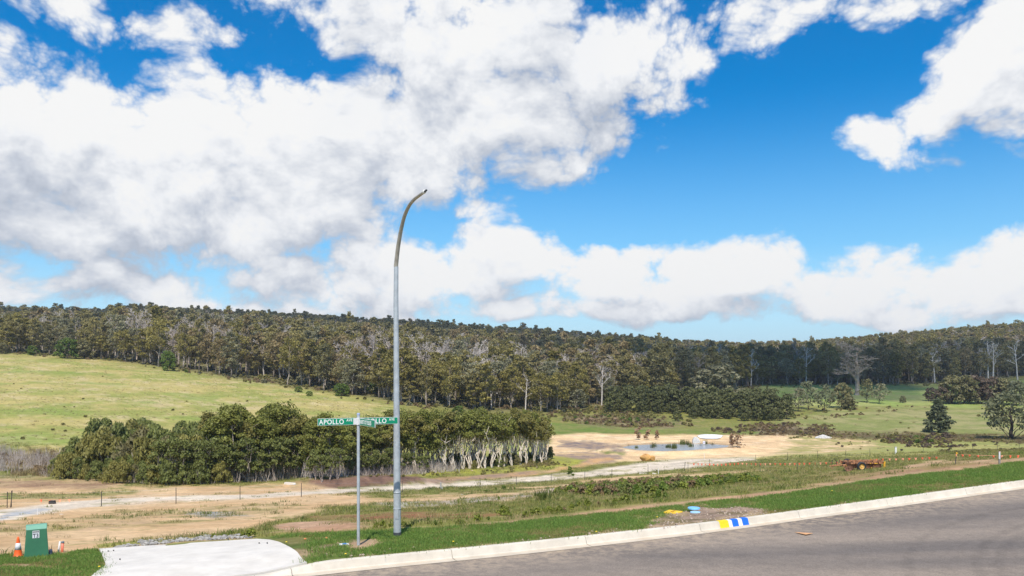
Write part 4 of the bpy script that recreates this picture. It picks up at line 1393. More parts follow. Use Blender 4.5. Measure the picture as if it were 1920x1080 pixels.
def conifer(seed, H=8.0, W=5.4, n=64, leaves=70, size=.36):
    rng = np.random.default_rng(seed)
    T, Cw = Geo(), Geo()
    T.tube([(0, 0, -.3), (.05, 0, H * .5), (0, 0, H * .95)], [.16, .1, .02], 6)
    for i in range(n):
        f = (i + rng.random()) / n
        z = H * (.06 + .92 * f)
        th = i * 2.4 + rng.normal() * .3
        env = W * .5 * min(1, (1 - f) * 1.35 + .06) * (.85 if f < .12 else 1)
        rad = env * (.45 + .5 * rng.random())
        c = np.array((math.cos(th) * rad, math.sin(th) * rad, z - rad * .12))
        cr = W * .155 * (1.1 - .5 * f)
        clump_leaves(Cw, c, (cr * 1.15, cr * 1.15, cr * .6), leaves, size, rng, var0=.32 + .36 * rng.random(), upper=.4, shell=.5)
    return T, Cw

# ------------------------------------------------------------------ plant materials
bark_grey = simple_mat('grey_brown_bark', (.20, .165, .135), .9, noise=.35, scale=2.5, spec=.2)
bark_pale = simple_mat('pale_gum_bark', (.42, .36, .30), .9, noise=.35, scale=1.6, spec=.2, dirt=(.20, .15, .12))
bark_white = simple_mat('white_paper_bark', (.78, .70, .60), .9, noise=.15, scale=2.2, spec=.2, dirt=(.40, .32, .25))
bark_dark = simple_mat('dark_bark', (.07, .055, .045), .9, noise=.3, scale=2.5, spec=.2)
dead_grey = simple_mat('bleached_dead_wood', (.50, .455, .41), .9, noise=.2, scale=1.5, spec=.2, dirt=(.31, .26, .23))
dead_brown = simple_mat('grey_brown_dead_wood', (.44, .38, .335), .9, noise=.2, scale=1.5, spec=.2, dirt=(.22, .18, .16))
LM = {
    'olive':  leaf_mat('olive_gum_leaves', (.155, .138, .055), (.430, .365, .140)),
    'rusty':  leaf_mat('rust_tinged_gum_leaves', (.165, .130, .062), (.410, .315, .148)),
    'grey':   leaf_mat('grey_green_gum_leaves', (.155, .152, .088), (.375, .355, .205)),
    'dark':   leaf_mat('dark_green_gum_leaves', (.105, .102, .048), (.300, .270, .115)),
    'yellow': leaf_mat('yellow_olive_gum_leaves', (.140, .126, .034), (.400, .340, .100)),
}
leaf_bark = leaf_mat('paperbark_leaves', (.102, .116, .025), (.325, .335, .078), trans=.35)
leaf_bark2 = leaf_mat('brownish_paperbark_leaves', (.115, .112, .030), (.340, .305, .085), trans=.35)
leaf_tea = leaf_mat('tea_tree_sprays', (.090, .112, .030), (.285, .312, .090), trans=.35)
leaf_darkgrove = leaf_mat('dark_thicket_leaves', (.058, .068, .026), (.215, .220, .078), trans=.3)
leaf_bright = leaf_mat('fresh_green_leaves', (.05, .10, .016), (.21, .28, .05))
leaf_greygreen = leaf_mat('dull_grey_green_leaves', (.095, .108, .058), (.285, .290, .155))
leaf_purple = leaf_mat('purplish_brown_leaves', (.085, .062, .045), (.230, .170, .120))
leaf_weed = leaf_mat('yellow_green_weed_leaves', (.10, .125, .018), (.34, .38, .065), trans=.35)
leaf_bracken = leaf_mat('brown_bracken', (.13, .092, .048), (.38, .27, .14))
leaf_heath = leaf_mat('yellow_olive_heath', (.12, .112, .030), (.38, .34, .115))

def two_part(T, Cw, name_t, mt, name_c, mc):
    return T.mesh(name_t, [mt], True), Cw.mesh(name_c, [mc])

def joined(T, Cw, mt, mc, name):
    G = Geo()
    G.add(np.concatenate(T.v), np.concatenate(T.q), np.concatenate(T.t) if T.t else None, 0, np.concatenate(T.c))
    G.add(np.concatenate(Cw.v), np.concatenate(Cw.q), None, 1, np.concatenate(Cw.c))
    return G.mesh(name, [mt, mc])

def plant(name, loc, meshes, scale=1.0, rz=0.0, label=None, cat='tree', group=None, sz=None, parts=('trunk', 'crown')):
    root = empty(name, loc, rz)
    root.scale = (scale, scale, scale * (sz or 1.0))
    tag(root, label, cat, group)
    for nm, me in zip(parts, meshes):
        o = bpy.data.objects.new(nm, me)
        COL.objects.link(o)
        o.parent = root
    return root

# ------------------------------------------------------------------ scattering of what nobody could count
def scatter(name, pts, rots, scl, idx, variants, label, cat, mats=()):
    """one object: variants instanced on points (geometry nodes)"""
    coll = bpy.data.collections.new(name + '_kinds')
    for i, me in enumerate(variants):
        o = bpy.data.objects.new('%s_kind_%02d' % (name, i), me)
        coll.objects.link(o)
    me = bpy.data.meshes.new(name)
    pts = np.asarray(pts, np.float32)
    me.vertices.add(len(pts))
    me.vertices.foreach_set('co', pts.ravel())
    a = me.attributes.new('rot', 'FLOAT_VECTOR', 'POINT'); a.data.foreach_set('vector', np.asarray(rots, np.float32).ravel())
    a = me.attributes.new('scl', 'FLOAT_VECTOR', 'POINT')
    sc = np.asarray(scl, np.float32)
    if sc.ndim == 1: sc = np.stack([sc, sc, sc], 1)
    a.data.foreach_set('vector', sc.ravel())
    a = me.attributes.new('idx', 'INT', 'POINT'); a.data.foreach_set('value', np.asarray(idx, np.int32))
    o = link(name, me)
    ng = bpy.data.node_groups.new(name + '_scatter', 'GeometryNodeTree')
    ng.interface.new_socket('Geometry', in_out='INPUT', socket_type='NodeSocketGeometry')
    ng.interface.new_socket('Geometry', in_out='OUTPUT', socket_type='NodeSocketGeometry')
    gi, go = ng.nodes.new('NodeGroupInput'), ng.nodes.new('NodeGroupOutput')
    ci = ng.nodes.new('GeometryNodeCollectionInfo')
    ci.inputs['Collection'].default_value = coll
    ci.inputs['Separate Children'].default_value = True
    ci.inputs['Reset Children'].default_value = True
    ip = ng.nodes.new('GeometryNodeInstanceOnPoints')
    ip.inputs['Pick Instance'].default_value = True
    def attr(nm, t):
        n = ng.nodes.new('GeometryNodeInputNamedAttribute'); n.data_type = t; n.inputs['Name'].default_value = nm
        return n.outputs[0]
    e2r = ng.nodes.new('FunctionNodeEulerToRotation')
    ng.links.new(attr('rot', 'FLOAT_VECTOR'), e2r.inputs[0])
    ng.links.new(gi.outputs[0], ip.inputs['Points'])
    ng.links.new(ci.outputs[0], ip.inputs['Instance'])
    ng.links.new(attr('idx', 'INT'), ip.inputs['Instance Index'])
    ng.links.new(e2r.outputs[0], ip.inputs['Rotation'])
    ng.links.new(attr('scl', 'FLOAT_VECTOR'), ip.inputs['Scale'])
    ng.links.new(ip.outputs[0], go.inputs[0])
    md = o.modifiers.new('scatter', 'NODES')
    md.node_group = ng
    tag(o, label, cat, kind='stuff')
    return o

def jitter_grid(x0, x1, y0, y1, step, rng, jit=.46):
    xs, ys = np.meshgrid(np.arange(x0, x1, step), np.arange(y0, y1, step))
    x = xs.ravel() + rng.uniform(-jit, jit, xs.size) * step
    y = ys.ravel() + rng.uniform(-jit, jit, xs.size) * step
    return x, y

# ------------------------------------------------------------------ the forest on the hill
def build_forest():
    rng = np.random.default_rng(41)
    kinds = ['olive', 'rusty', 'grey', 'dark', 'yellow']
    gm, gj = {}, []
    spec = [dict(H=17, W=8.4, base=.28, nc=18), dict(H=18.5, W=6.2, base=.20, nc=18), dict(H=15, W=9.2, base=.40, nc=15)]
    kidx = {}
    for ki, k in enumerate(kinds):
        gm[k] = []
        kidx[k] = []
        for s_ in range(3):
            T, Cw = gum_tree(100 + ki * 10 + s_, leaves=95, size=.50, **spec[s_])
            bk = bark_pale if (s_ != 1) else bark_grey
            gm[k].append(two_part(T, Cw, 'trunk', bk, 'crown', LM[k]))
            T, Cw = gum_tree(100 + ki * 10 + s_, leaves=60, size=.66, **spec[s_])
            kidx[k].append(len(gj))
            gj.append(joined(T, Cw, bk, LM[k], 'gum_tree'))
    bare = [bare_tree(300 + i, 15, .5, 3, 6, fork=.28, ext=.42, rmin=.045) for i in range(4)]
    bare_m = [b.mesh('bare_limbs', [dead_grey if i % 2 else dead_brown]) for i, b in enumerate(bare)]
    bidx = []
    for i, b in enumerate(bare):
        bidx.append(len(gj)); gj.append(bare_m[i])

    X, Y = jitter_grid(-560, 640, 190, 860, 5.4, rng)
    D = Y
    px = 960 + F * X / D
    ed = edge_D(px)
    m = (px > -420) & (px < 2340) & (D > ed) & (D < 840)
    X, Y, px, ed = X[m], Y[m], px[m], ed[m]
    # thinner at the very edge, small clearings inside
    clear = fbm(X, Y, 60, 3, .5, 31)
    keep = (rng.random(len(X)) < np.where(Y - ed < 10, .62, np.where(clear < .33, .5, .97)))
    keep &= rng.random(len(X)) < np.where(Y > 520, .80, 1)
    X, Y, px, ed = X[keep], Y[keep], px[keep], ed[keep]
    Z = ground_z(X, Y, detail=False)
    # which kind grows where: broad patches
    p1, p2 = fbm(X, Y, 70, 3, .5, 33), fbm(X, Y, 45, 3, .5, 34)
    u = rng.random(len(X))
    kind = np.where(u < .36, 0, np.where(u < .52, 2, np.where(u < .68, 3, np.where(u < .84, 1, 4))))
    kind = np.where((p1 > .60) & (u > .45), 4, kind)
    kind = np.where((p1 < .36) & (u > .3), 3, kind)
    kind = np.where((p2 > .60) & (u > .5), 1, kind)
    kind = np.where((Y > 555) & (px > 1120) & (rng.random(len(X)) < .6), np.where(rng.random(len(X)) < .7, 4, 1), kind)  # right ridge: sunlight painted in through more yellow and rusty crowns
    kind = np.where((Y > 600) & (px < 900) & (rng.random(len(X)) < .6), 3, kind)
    # grey patches of bare wood, as on the shoulder above the paddock
    g1 = np.exp(-(((px - 330) / 150) ** 2 + ((Y - 350) / 45) ** 2)) * .5 + np.exp(-(((px - 850) / 160) ** 2 + ((Y - 340) / 60) ** 2)) * .4 + np.exp(-(((px - 1230) / 130) ** 2 + ((Y - 420) / 60) ** 2)) * .25
    isbare = rng.random(len(X)) < (.15 + g1 * 1.1)
    isbare &= Y - ed > 12
    hs = np.clip(rng.normal(.93, .17, len(X)), .5, 1.35)
    hs = np.where(Y > 560, .88 + (hs - .93) * .4, hs)
    hs = np.where((Y > 560) & (rng.random(len(X)) < .025), hs * 1.2, hs)
    hs = hs * np.where(px < 200, .82, 1.0) * np.where(px > 1250, .92, 1) * np.where((px > 850) & (px < 1150) & (Y < 330), .85, 1)
    ws = np.clip(rng.normal(.93, .15, len(X)), .6, 1.3) * np.sqrt(hs)
    rot = rng.uniform(0, 6.283, len(X))
    # the ones that show largest stand as trees of their own
    live = np.nonzero(~isbare)[0]
    inview = (px[live] > -30) & (px[live] < 1950)
    score = hs[live] / Y[live] * np.where(inview, 1, .01)
    score = score * np.where(Y[live] - ed[live] < 26, 1.6, 1.0)
    top = set(live[np.argsort(-score)[:290]].tolist())
    def zone(p):
        for lim, t in ((330, 'above the paddock, far left'), (600, 'above the paddock'), (760, 'behind the street signs'), (1060, 'behind the paperbark grove'), (1330, 'behind the pond'), (1560, 'behind the dark thickets')):
            if p < lim:
                return t
        return 'beyond the green fields'
    look = {'olive': 'olive', 'rusty': 'rust tinged', 'grey': 'grey green', 'dark': 'dark green', 'yellow': 'yellow olive'}
    build = ['full crowned', 'narrow', 'high crowned']
    for i in sorted(top):
        k = kinds[kind[i]]
        v = int(rng.integers(3))
        size = 'tall' if hs[i] > 1.06 else 'low' if hs[i] < .88 else 'mid height'
        lab = '%s %s %s gum tree %s' % (size, build[v], look[k], zone(px[i]))
        plant('gum_tree', (X[i], Y[i], Z[i]), gm[k][v], ws[i], rot[i], lab, 'tree', lab.replace('tree', 'trees', 1), hs[i] / ws[i])
    bl = np.nonzero(isbare & (px > 0) & (px < 1920))[0]
    bsel = set(bl[np.argsort(Y[bl])[:110]].tolist())
    for i in sorted(bsel):
        o = link('bare_tree', bare_m[int(rng.integers(4))], None, (X[i], Y[i], Z[i]), rot[i])
        o.scale = (ws[i], ws[i], hs[i] * 1.05)
        size = 'tall' if hs[i] > 1.0 else 'low'
        lab = '%s leafless grey tree among the gums %s' % (size, zone(px[i]))
        tag(o, lab, 'tree', lab.replace('tree', 'trees', 1))
    rest = np.array([i for i in range(len(X)) if i not in top and i not in bsel])
    idx = np.array([bidx[int(rng.integers(4))] if isbare[i] else kidx[kinds[kind[i]]][int(rng.integers(3))] for i in rest])
    rots = np.stack([rng.normal(0, .03, len(rest)), rng.normal(0, .03, len(rest)), rot[rest]], 1)
    scl = np.stack([ws[rest], ws[rest], hs[rest]], 1)
    scatter('forest', np.stack([X[rest], Y[rest], Z[rest]], 1), rots, scl, idx, gj, 'dense olive gum forest covering the hill up to the ridge', 'forest')
    print('forest', len(rest), len(top), len(bsel))
    return gm
GM = build_forest()

# ------------------------------------------------------------------ the paperbark grove and its shrubs
def build_grove():
    rng = np.random.default_rng(77)
    pale = [two_part(*paperbark(400 + i, 8.0, 3.6, 4, 11, 200, .19, .60, .17, .115), 'trunk', bark_white, 'crown', leaf_bark2 if i % 2 else leaf_bark) for i in range(5)]
    full = [two_part(*paperbark(420 + i, 8.2, 3.7, 3, 15, 210, .19, .40, .10, .09), 'trunk', bark_pale, 'crown', leaf_bark if i % 3 else leaf_bark2) for i in range(6)]
    low = [two_part(*paperbark(440 + i, 4.6, 2.6, 4, 9, 150, .17, .38, .20, .05), 'stems', dead_brown, 'crown', leaf_tea) for i in range(4)]
    leaf_tea2 = leaf_mat('yellowish_tea_tree_sprays', (.125, .122, .032), (.390, .355, .100), trans=.35)
    leaf_tea3 = leaf_mat('brownish_tea_tree_sprays', (.115, .105, .045), (.320, .285, .125), trans=.35)
    tea = [two_part(*tea_tree(460 + i, 4.0, 3.6, 20, 130, .19), 'stems', dead_brown, 'crown', (leaf_tea, leaf_tea2, leaf_tea, leaf_tea3, leaf_tea, leaf_tea2, leaf_tea)[i]) for i in range(7)]
    base = [(60, 884), (110, 893), (200, 902), (300, 906), (400, 904), (480, 901), (560, 897), (640, 893), (720, 889), (800, 885), (880, 880), (960, 875), (1010, 871), (1036, 866)]
    bx, by = [a for a, _ in base], [b for _, b in base]
    toph = [(60, 884), (95, 872), (125, 846), (160, 818), (205, 788), (245, 770), (300, 779), (345, 786), (400, 772), (470, 765), (530, 758), (580, 772), (640, 785), (720, 776), (800, 762), (880, 765), (960, 762), (1010, 764), (1036, 790)]
    tx, ty = [a for a, _ in toph], [b for _, b in toph]
    n = 0
    def where(p):
        return 'at its left end' if p < 470 else 'centre left' if p < 530 else 'just left of the signs' if p < 590 else 'behind the signs and lamp post' if p < 760 else 'right of the lamp post' if p < 880 else 'at the pond end'
    # tall trees, front row to back row
    for row, (dd, step, s0) in enumerate(((1.0, 15, 1.0), (4.0, 15, 1.0), (7.5, 17, 1.0), (11, 18, 1.0))):
        p = 392.0 + rng.uniform(0, 8)
        while p < 1032:
            q = on_ground(p, np.interp(p, bx, by), 60)
            D = q.y + dd + rng.uniform(-.8, .8)
            X = (p - 960) / F * D
            z = gz(X, D)
            want = CAMZ - (np.interp(p, tx, ty) + rng.uniform(0, 14) - HZ) / F * D - z
            want = max(min(want, 11), 4.5)
            right = p > 845
            if right and row in (1, 3) and rng.random() < .35:
                p += step
                continue
            fam, H0, nm = (pale, 8.0, 'white stemmed') if right else (full, 8.2, 'bushy')
            if not right and p > 690 and rng.random() < .35:
                fam, H0, nm = pale, 8.0, 'white stemmed'
            m = fam[int(rng.integers(len(fam)))]
            sc = want / H0 * .97
            rowname = 'front' if row == 0 else 'inner' if row < 3 else 'back'
            lab = '%s paperbark in the %s row of the grove %s' % (nm, rowname, where(p))
            plant('paperbark_tree', (X, D, z), m, sc * rng.uniform(.80, 1.08) if sc > .9 else max(sc, .8), rng.uniform(0, 6.28), lab, 'tree', lab.replace('paperbark', 'paperbarks', 1), 1.0 if sc > .9 else sc / max(sc, .8))
            n += 1
            p += step * rng.uniform(.7, 1.3)
    # lower multi-stemmed bushes along the foot of the tall ones
    p = 300.0
    while p < 800:
        q = on_ground(p, np.interp(p, bx, by), 60)
        D = q.y - 1.4 + rng.uniform(-.7, .7)
        X = (p - 960) / F * D
        lab = 'grey stemmed bush at the foot of the grove, ' + where(p)
        s_ = rng.uniform(.62, 1.12) * (1 if p < 560 else .72)
        plant('tea_tree_bush', (X, D, gz(X, D)), low[int(rng.integers(4))], s_, rng.uniform(0, 6.28), lab, 'bush', lab.replace('bush', 'bushes', 1), parts=('stems', 'crown'))
        p += rng.uniform(9, 17)
    p = 845.0
    while p < 1036:
        q = on_ground(p, np.interp(p, bx, by), 60)
        D = q.y + rng.uniform(.5, 9)
        X = (p - 960) / F * D
        lab = 'low dark shrub between the white stems at the pond end of the grove'
        plant('tea_tree_shrub', (X, D, gz(X, D)), tea[int(rng.integers(7))], rng.uniform(.28, .46), rng.uniform(0, 6.28), lab, 'shrub', 'low dark shrubs between the white stems', parts=('stems', 'crown'))
        p += rng.uniform(5, 11)
    # thick shrubs at the left end, lower towards the paddock
    for dd in np.arange(-2, 34, 3.0):
        p = 92.0 + rng.uniform(0, 12)
        while p < 420:
            q = on_ground(p, np.interp(p, bx, by), 60)
            D = q.y + dd + rng.uniform(-1, 1)
            X = (p - 960) / F * D
            z = gz(X, D)
            ypx = HZ + (CAMZ - z) / D * F
            lim = np.interp(p, tx, ty)
            want = (ypx - lim) * D / F
            H_ = min(want, 4.6 if dd > 1 else 2.4) * rng.uniform(.55, 1.16)
            if want < 1.0:
                break_out = True
                p += 14
                continue
            H_ = max(H_, 1.3)
            ti = int(rng.integers(7))
            lab = '%s %s shrub in the thicket left of the grove, %s, %s' % ('low' if H_ < 2.0 else 'tall' if H_ > 3.2 else 'medium', ('olive', 'yellowish', 'olive', 'brownish', 'olive', 'yellowish', 'olive')[ti], 'front edge' if dd < 1 else 'middle' if dd < 18 else 'far side', 'left part' if p < 190 else 'centre part' if p < 310 else 'right part')
            plant('tea_tree_shrub', (X, D, z), tea[ti], H_ / 4.0, rng.uniform(0, 6.28), lab, 'shrub', lab.replace('shrub', 'shrubs', 1), parts=('stems', 'crown'))
            p += 17 * rng.uniform(.7, 1.25)
    # fine dead sticks and brush along the foot of the grove: too many to count
    V = []
    for i in range(3):
        G = Geo()
        r2 = np.random.default_rng(500 + i)
        for k in range(26):
            a = r2.normal(size=3) * np.array((.5, .4, 0))
            e = a + np.array((r2.normal() * .35, r2.normal() * .3, .5 + r2.random() * 1.1))
            G.tube([a, (a + e) / 2 + r2.normal(size=3) * .06, e], [.022, .016, .006], 3, cap=False)
        V.append(G.mesh('dead_sticks', [dead_brown if i else dead_grey]))
    pts, rots, idx = [], [], []
    for k in range(250):
        p = (rng.uniform(250, 860) if k < 300 else rng.uniform(860, 1030)) if k > 90 else rng.uniform(-60, 150)
        q = on_ground(p, np.interp(p, bx, by) + (0 if k > 90 else rng.uniform(-30, 4)), 60)
        D = q.y + rng.uniform(-2, 3.0)
        X = (p - 960) / F * D
        pts.append((X, D, gz(X, D))); rots.append((0, 0, rng.uniform(0, 6.28))); idx.append(int(rng.integers(3)))
    scatter('dead_brush', pts, rots, rng.uniform(.6, 1.25, len(pts)), idx, V, 'grey dead sticks and brush along the foot of the grove', 'brush')
    print('grove', n)
build_grove()

# ------------------------------------------------------------------ thickets, field trees and dead trees on the right
def build_right_trees():
    rng = np.random.default_rng(91)
    dk = [two_part(*round_tree(600 + i, 9.5, 8.6, 26, 60, .52, .10), 'trunk', bark_dark, 'crown', leaf_darkgrove) for i in range(4)]
    dk2 = [two_part(*paperbark(610 + i, 8.5, 6.2, 3, 14, 80, .42, .34, .12, .12, .6), 'trunk', bark_grey, 'crown', leaf_darkgrove) for i in range(3)]
    rd = [two_part(*round_tree(620 + i, 9.0, 9.5, 28, 60, .55, .10), 'trunk', bark_dark, 'crown', m) for i, m in enumerate((LM['dark'], leaf_purple, leaf_greygreen, LM['grey']))]
    br = [two_part(*round_tree(640 + i, 7.0, 8.0, 24, 70, .5, .06), 'trunk', bark_grey, 'crown', m) for i, m in enumerate((leaf_bright, leaf_bright))]
    sparse = [two_part(*gum_tree(650 + i, 10, 7.5, .22, 18, 26, .55), 'trunk', bark_dark, 'crown', m) for i, m in enumerate((leaf_greygreen, LM['grey'], LM['dark']))]
    def put(name, px, py, hpx, m, label, cat='tree', group=None, H0=9.0, wid=1.0, dmin=60, parts=('trunk', 'crown'), extra=0.0):
        q = on_ground(px, py, dmin)
        if extra:
            D = q.y + extra
            x = (px - 960) / F * D
            q = Vector((x, D, gz(x, D)))
        sc = hpx * q.y / F / H0
        return plant(name, q, m, sc * wid, rng.uniform(0, 6.28), label, cat, group, 1 / wid, parts)
    # dark thicket behind the pond: left body and right body
    for (x0, x1, yb, yt, lab) in ((1140, 1300, 776, 727, 'behind the pond'), (1300, 1480, 785, 735, 'right of the pond')):
        for row in range(4):
            p = x0 + rng.uniform(0, 12)
            while p < x1:
                edge = min(1, (p - x0 + 12) / 40, (x1 - p + 14) / 45)
                base_y = yb + (4 if x0 > 1250 and p > 1380 else 0)
                h = (base_y - yt) * (.70 + .30 * edge) * (.52 if row == 0 else .84 if row == 1 else 1.0) * rng.uniform(.82, 1.04)
                fam = dk if row < 2 else (dk2 if rng.random() < .5 else dk)
                l = '%s dark tree in the thicket %s, %s row, %s' % ('low' if row == 0 else 'broad', lab, ('front', 'second', 'third', 'back')[row], 'left half' if p < (x0 + x1) / 2 else 'right half')
                put('thicket_tree', p, base_y, h, fam[int(rng.integers(len(fam)))], l, 'tree', l.replace('tree', 'trees', 1), 9.3, 1.0, 120, extra=row * 5.5)
                p += rng.uniform(20, 32)
    put('round_bush', 1271, 790, 19, dk[0], 'small round dark bush standing before the thicket', 'bush', None, 9.3, 1.0, 120)
    put('spreading_tree', 1345, 752, 62, rd[3], 'wide grey green tree spreading above the dark thicket', 'tree', None, 9, 1.35, 120, extra=10)
    put('grey_shrub', 1082, 772, 40, sparse[1], 'grey twiggy tree at the foot of the gums behind the grove', 'tree', None, 10, 1.3, 120)
    # rounded trees at the top of the paddock
    put('round_tree', 127, 672, 36, br[0], 'bright green round tree at the top of the paddock', 'tree', None, 7, 1.0, 120)
    put('round_tree', 157, 673, 34, rd[0], 'dark round tree beside the bright green one above the paddock', 'tree', None, 9, .95, 120)
    put('round_tree', 60, 666, 17, br[1], 'small yellow green bush on the upper paddock edge', 'bush', None, 7, 1.1, 120)
    put('round_tree', 4, 664, 20, rd[0], 'dark bush at the far left paddock edge', 'bush', None, 9, 1.0, 120)
    put('round_tree', 315, 695, 36, br[0], 'fresh green small tree under the gums above the paddock', 'tree', None, 7, .7, 120)
    for p, y, h in ((640, 742, 22), (702, 738, 18), (560, 735, 10), (580, 742, 9), (690, 727, 12), (860, 778, 16), (620, 724, 9)):
        l = 'green bush among the tussocks between paddock and forest'
        put('green_bush', p, y, h, br[int(rng.integers(2))], l, 'bush', 'green bushes among the tussocks', 7, 1.3, 120)
    # trees standing in the right fields
    put('field_tree', 1516, 768, 52, sparse[0], 'thin grey green tree in the field, left of the dark bushy one', 'tree', None, 10.5, 1.1, 120)
    put('field_tree', 1496, 772, 44, sparse[1], 'sparse tree against the right end of the dark thicket', 'tree', None, 10.5, 1.0, 120)
    put('field_tree', 1545, 772, 50, sparse[0], 'sparse grey green tree next to the dark bushy one', 'tree', None, 10.5, 1.0, 120)
    put('field_tree', 1578, 765, 44, rd[0], 'dark bushy tree in the field before the big dead tree', 'tree', None, 9, .92, 120)
    put('field_tree', 1592, 768, 22, rd[0], 'low dark bush at the foot of the big dead tree', 'bush', None, 9, 1.2, 120)
    put('field_tree', 1625, 755, 44, sparse[2], 'leaning dark tree just right of the big dead tree', 'tree', None, 10.5, .9, 120)
    put('field_tree', 1648, 757, 38, sparse[1], 'open branched grey tree right of the big dead tree', 'tree', None, 10.5, 1.1, 120)
    put('field_tree', 1693, 755, 12, rd[0], 'tiny dark bush alone on the green field', 'bush', None, 9, 1, 120)
    for p, y, h, k, l in ((1785, 757, 50, 0, 'dark round tree left in the clump on the right field'), (1808, 757, 50, 0, 'second dark round tree in the clump on the right field'), (1834, 757, 50, 1, 'purplish brown tree in the clump on the right field'), (1856, 757, 47, 1, 'small purplish tree in the clump on the right field'),
                          (1880, 758, 46, 0, 'dark tree right in the clump on the right field'), (1905, 760, 44, 2, 'grey green tree at the right end of the clump'), (1768, 757, 30, 1, 'low purplish bush at the left end of the clump'), (1745, 752, 24, 1, 'small bare looking bush left of the clump')):
        put('field_tree', p, y, h, rd[k], l, 'bush' if 'bush' in l else 'tree', None, 9, .98, 120)
    cf = two_part(*conifer(700, 8.0, 6.4), 'trunk', bark_dark, 'crown', leaf_mat('dark_conifer_sprays', (.050, .068, .034), (.200, .220, .115)))
    put('cone_shaped_tree', 1759, 812, 62, cf, 'dense dark cone shaped tree alone in the right field', 'tree', None, 8, 1.0, 100, extra=2)
    bg = two_part(*round_tree(710, 9.0, 10.5, 34, 60, .40, .24, .34), 'trunk', bark_dark, 'crown', leaf_greygreen)
    put('field_tree', 1897, 824, 84, bg, 'large grey green tree with dark forked trunk at the right edge', 'tree', None, 9, 1.0, 100, extra=2)
    # bleached dead trees
    big = bare_tree(800, 19, .62, 4, 6, r0=.8, fork=.24, ext=.50, droop=.05, sides=8, rmin=.055)
    me = big.mesh('dead_tree', [simple_mat('silver_dead_wood', (.42, .355, .30), .9, noise=.2, scale=.8, spec=.2, dirt=(.22, .165, .135))])
    def dead(px, py, hpx, me, H0, label, wid=1.0, extra=0.0):
        q = on_ground(px, py, 120)
        if extra:
            D = q.y + extra; x = (px - 960) / F * D; q = Vector((x, D, gz(x, D)))
        s_ = hpx * q.y / F / H0
        o = link('dead_tree', me, None, q, rng.uniform(0, 6.28))
        o.scale = (s_ * wid, s_ * wid, s_)
        tag(o, label, 'dead tree')
    dead(1607, 741, 88, me, 20.5, 'big dead grey tree with spreading bare limbs on the field edge', 1.3)
    wh = [bare_tree(810 + i, 20, .45, 3, 5, r0=.42, fork=.38, ext=.36, rmin=.05).mesh('dead_tree', [simple_mat('white_dead_wood_%d' % i, (.62, .57, .52), .9, noise=.15, scale=.8, spec=.2, dirt=(.42, .37, .34))]) for i in range(3)]
    for p, y, h, v, l in ((1511, 722, 64, 0, 'white dead tree with short bare branches above the thin field trees'), (1408, 724, 62, 1, 'pale dead tree behind the dark thicket'), (1753, 718, 58, 2, 'white bare forked tree behind the right field'),
                          (1862, 712, 62, 0, 'tall white trunk right of a pair behind the clump'), (1853, 712, 66, 1, 'tall white trunk left of a pair behind the clump'), (1837, 712, 50, 2, 'single pale trunk behind the purplish trees'), (1908, 712, 66, 2, 'white dead tree with spreading limbs at the right edge'),
                          (1172, 725, 66, 1, 'pale double trunk standing in the forest behind the pond'), (1160, 728, 74, 0, 'sunlit white trunk in the forest behind the pond'), (985, 770, 60, 2, 'bare white tree in the forest edge behind the grove'), (1128, 760, 66, 0, 'grey bare tree beside the dark thicket'),
                          (1047, 766, 72, 1, 'dead white limbed tree behind the right end of the grove'), (905, 740, 60, 2, 'dead leaning tree in the gums right of the lamp post'), (585, 706, 60, 0, 'bare tree with crooked limbs above the street signs')):
        dead(p, y, h, wh[v], 20, l, 1.1)
build_right_trees()

# ------------------------------------------------------------------ fence, bunting, posts
def tilt_tube(p, h, lean, r, sides=6):
    return [(0, 0, -.15), (lean, 0, h)], r

def build_fence():
    post_m = simple_mat('black_steel_picket', (.045, .042, .04), .7, noise=.3, scale=10)
    wire_m = simple_mat('galvanised_wire', (.22, .21, .20), .5, .5)
    P = [(13, 950, 30, 1), (19.5, 949.5, 32, 3.5), (190, 947.5, 28, 0.5), (330, 943, 30, 0), (450, 937, 25, 0), (565, 933, 26, 0), (754, 925, 21, 0), (900, 916, 18, 0), (968, 911.5, 18, 0), (1033.5, 907, 18, 0), (1096.5, 900.5, 17, 0),
         (1147, 895.5, 17, .5), (1215, 890, 20, 0), (1283, 882.5, 17, 2), (1330, 878, 17, 0), (1417, 868, 16, 0), (1477, 863, 15, 0), (1533, 859, 14, 0), (1586, 857, 14, 0), (1631, 855.5, 15, 0), (1731, 850, 14, 0), (1779, 849.5, 14, 0), (1824, 847.5, 11, 0), (1870, 845, 10, 0), (1911, 843.5, 9.5, 0), (1965, 842, 9, 0), (2030, 840, 9, 0)]
    G0 = on_ground(190, 947.5)
    root = empty('wire_fence', G0)
    tag(root, 'thin wire fence on black steel pickets crossing the bare ground', 'fence')
    tops = []
    last = 60
    for px, py, h, lean in P:
        q = on_ground(px, py, 45)
        k = q.y / F
        hh = max(h * k, 1.1)
        G = Geo()
        a = np.array(q) - np.array(G0)
        top = a + np.array((lean * k, 0, hh))
        d = np.array((.02, .02, 0))
        G.tube([a - np.array((0, 0, .15)), top], [.032, .028], 5)
        # the picket's flange
        G.box((a + top) / 2 + np.array((0, .02, 0)), (.012, .05, hh * .98))
        link('post', G.mesh('post', [post_m]), root)
        tops.append((a, top))
    for f in (.93, .62, .30):
        pts = []
        for (a, t), (a2, t2) in zip(tops[1:-1], tops[2:]):
            p0, p1 = a + (t - a) * f, a2 + (t2 - a2) * f
            pts += [p0, (p0 + p1) / 2 - np.array((0, 0, .03))]
        link('wire', Geo().tube(pts, .006, 3, cap=False).mesh('wire', [wire_m]), root)

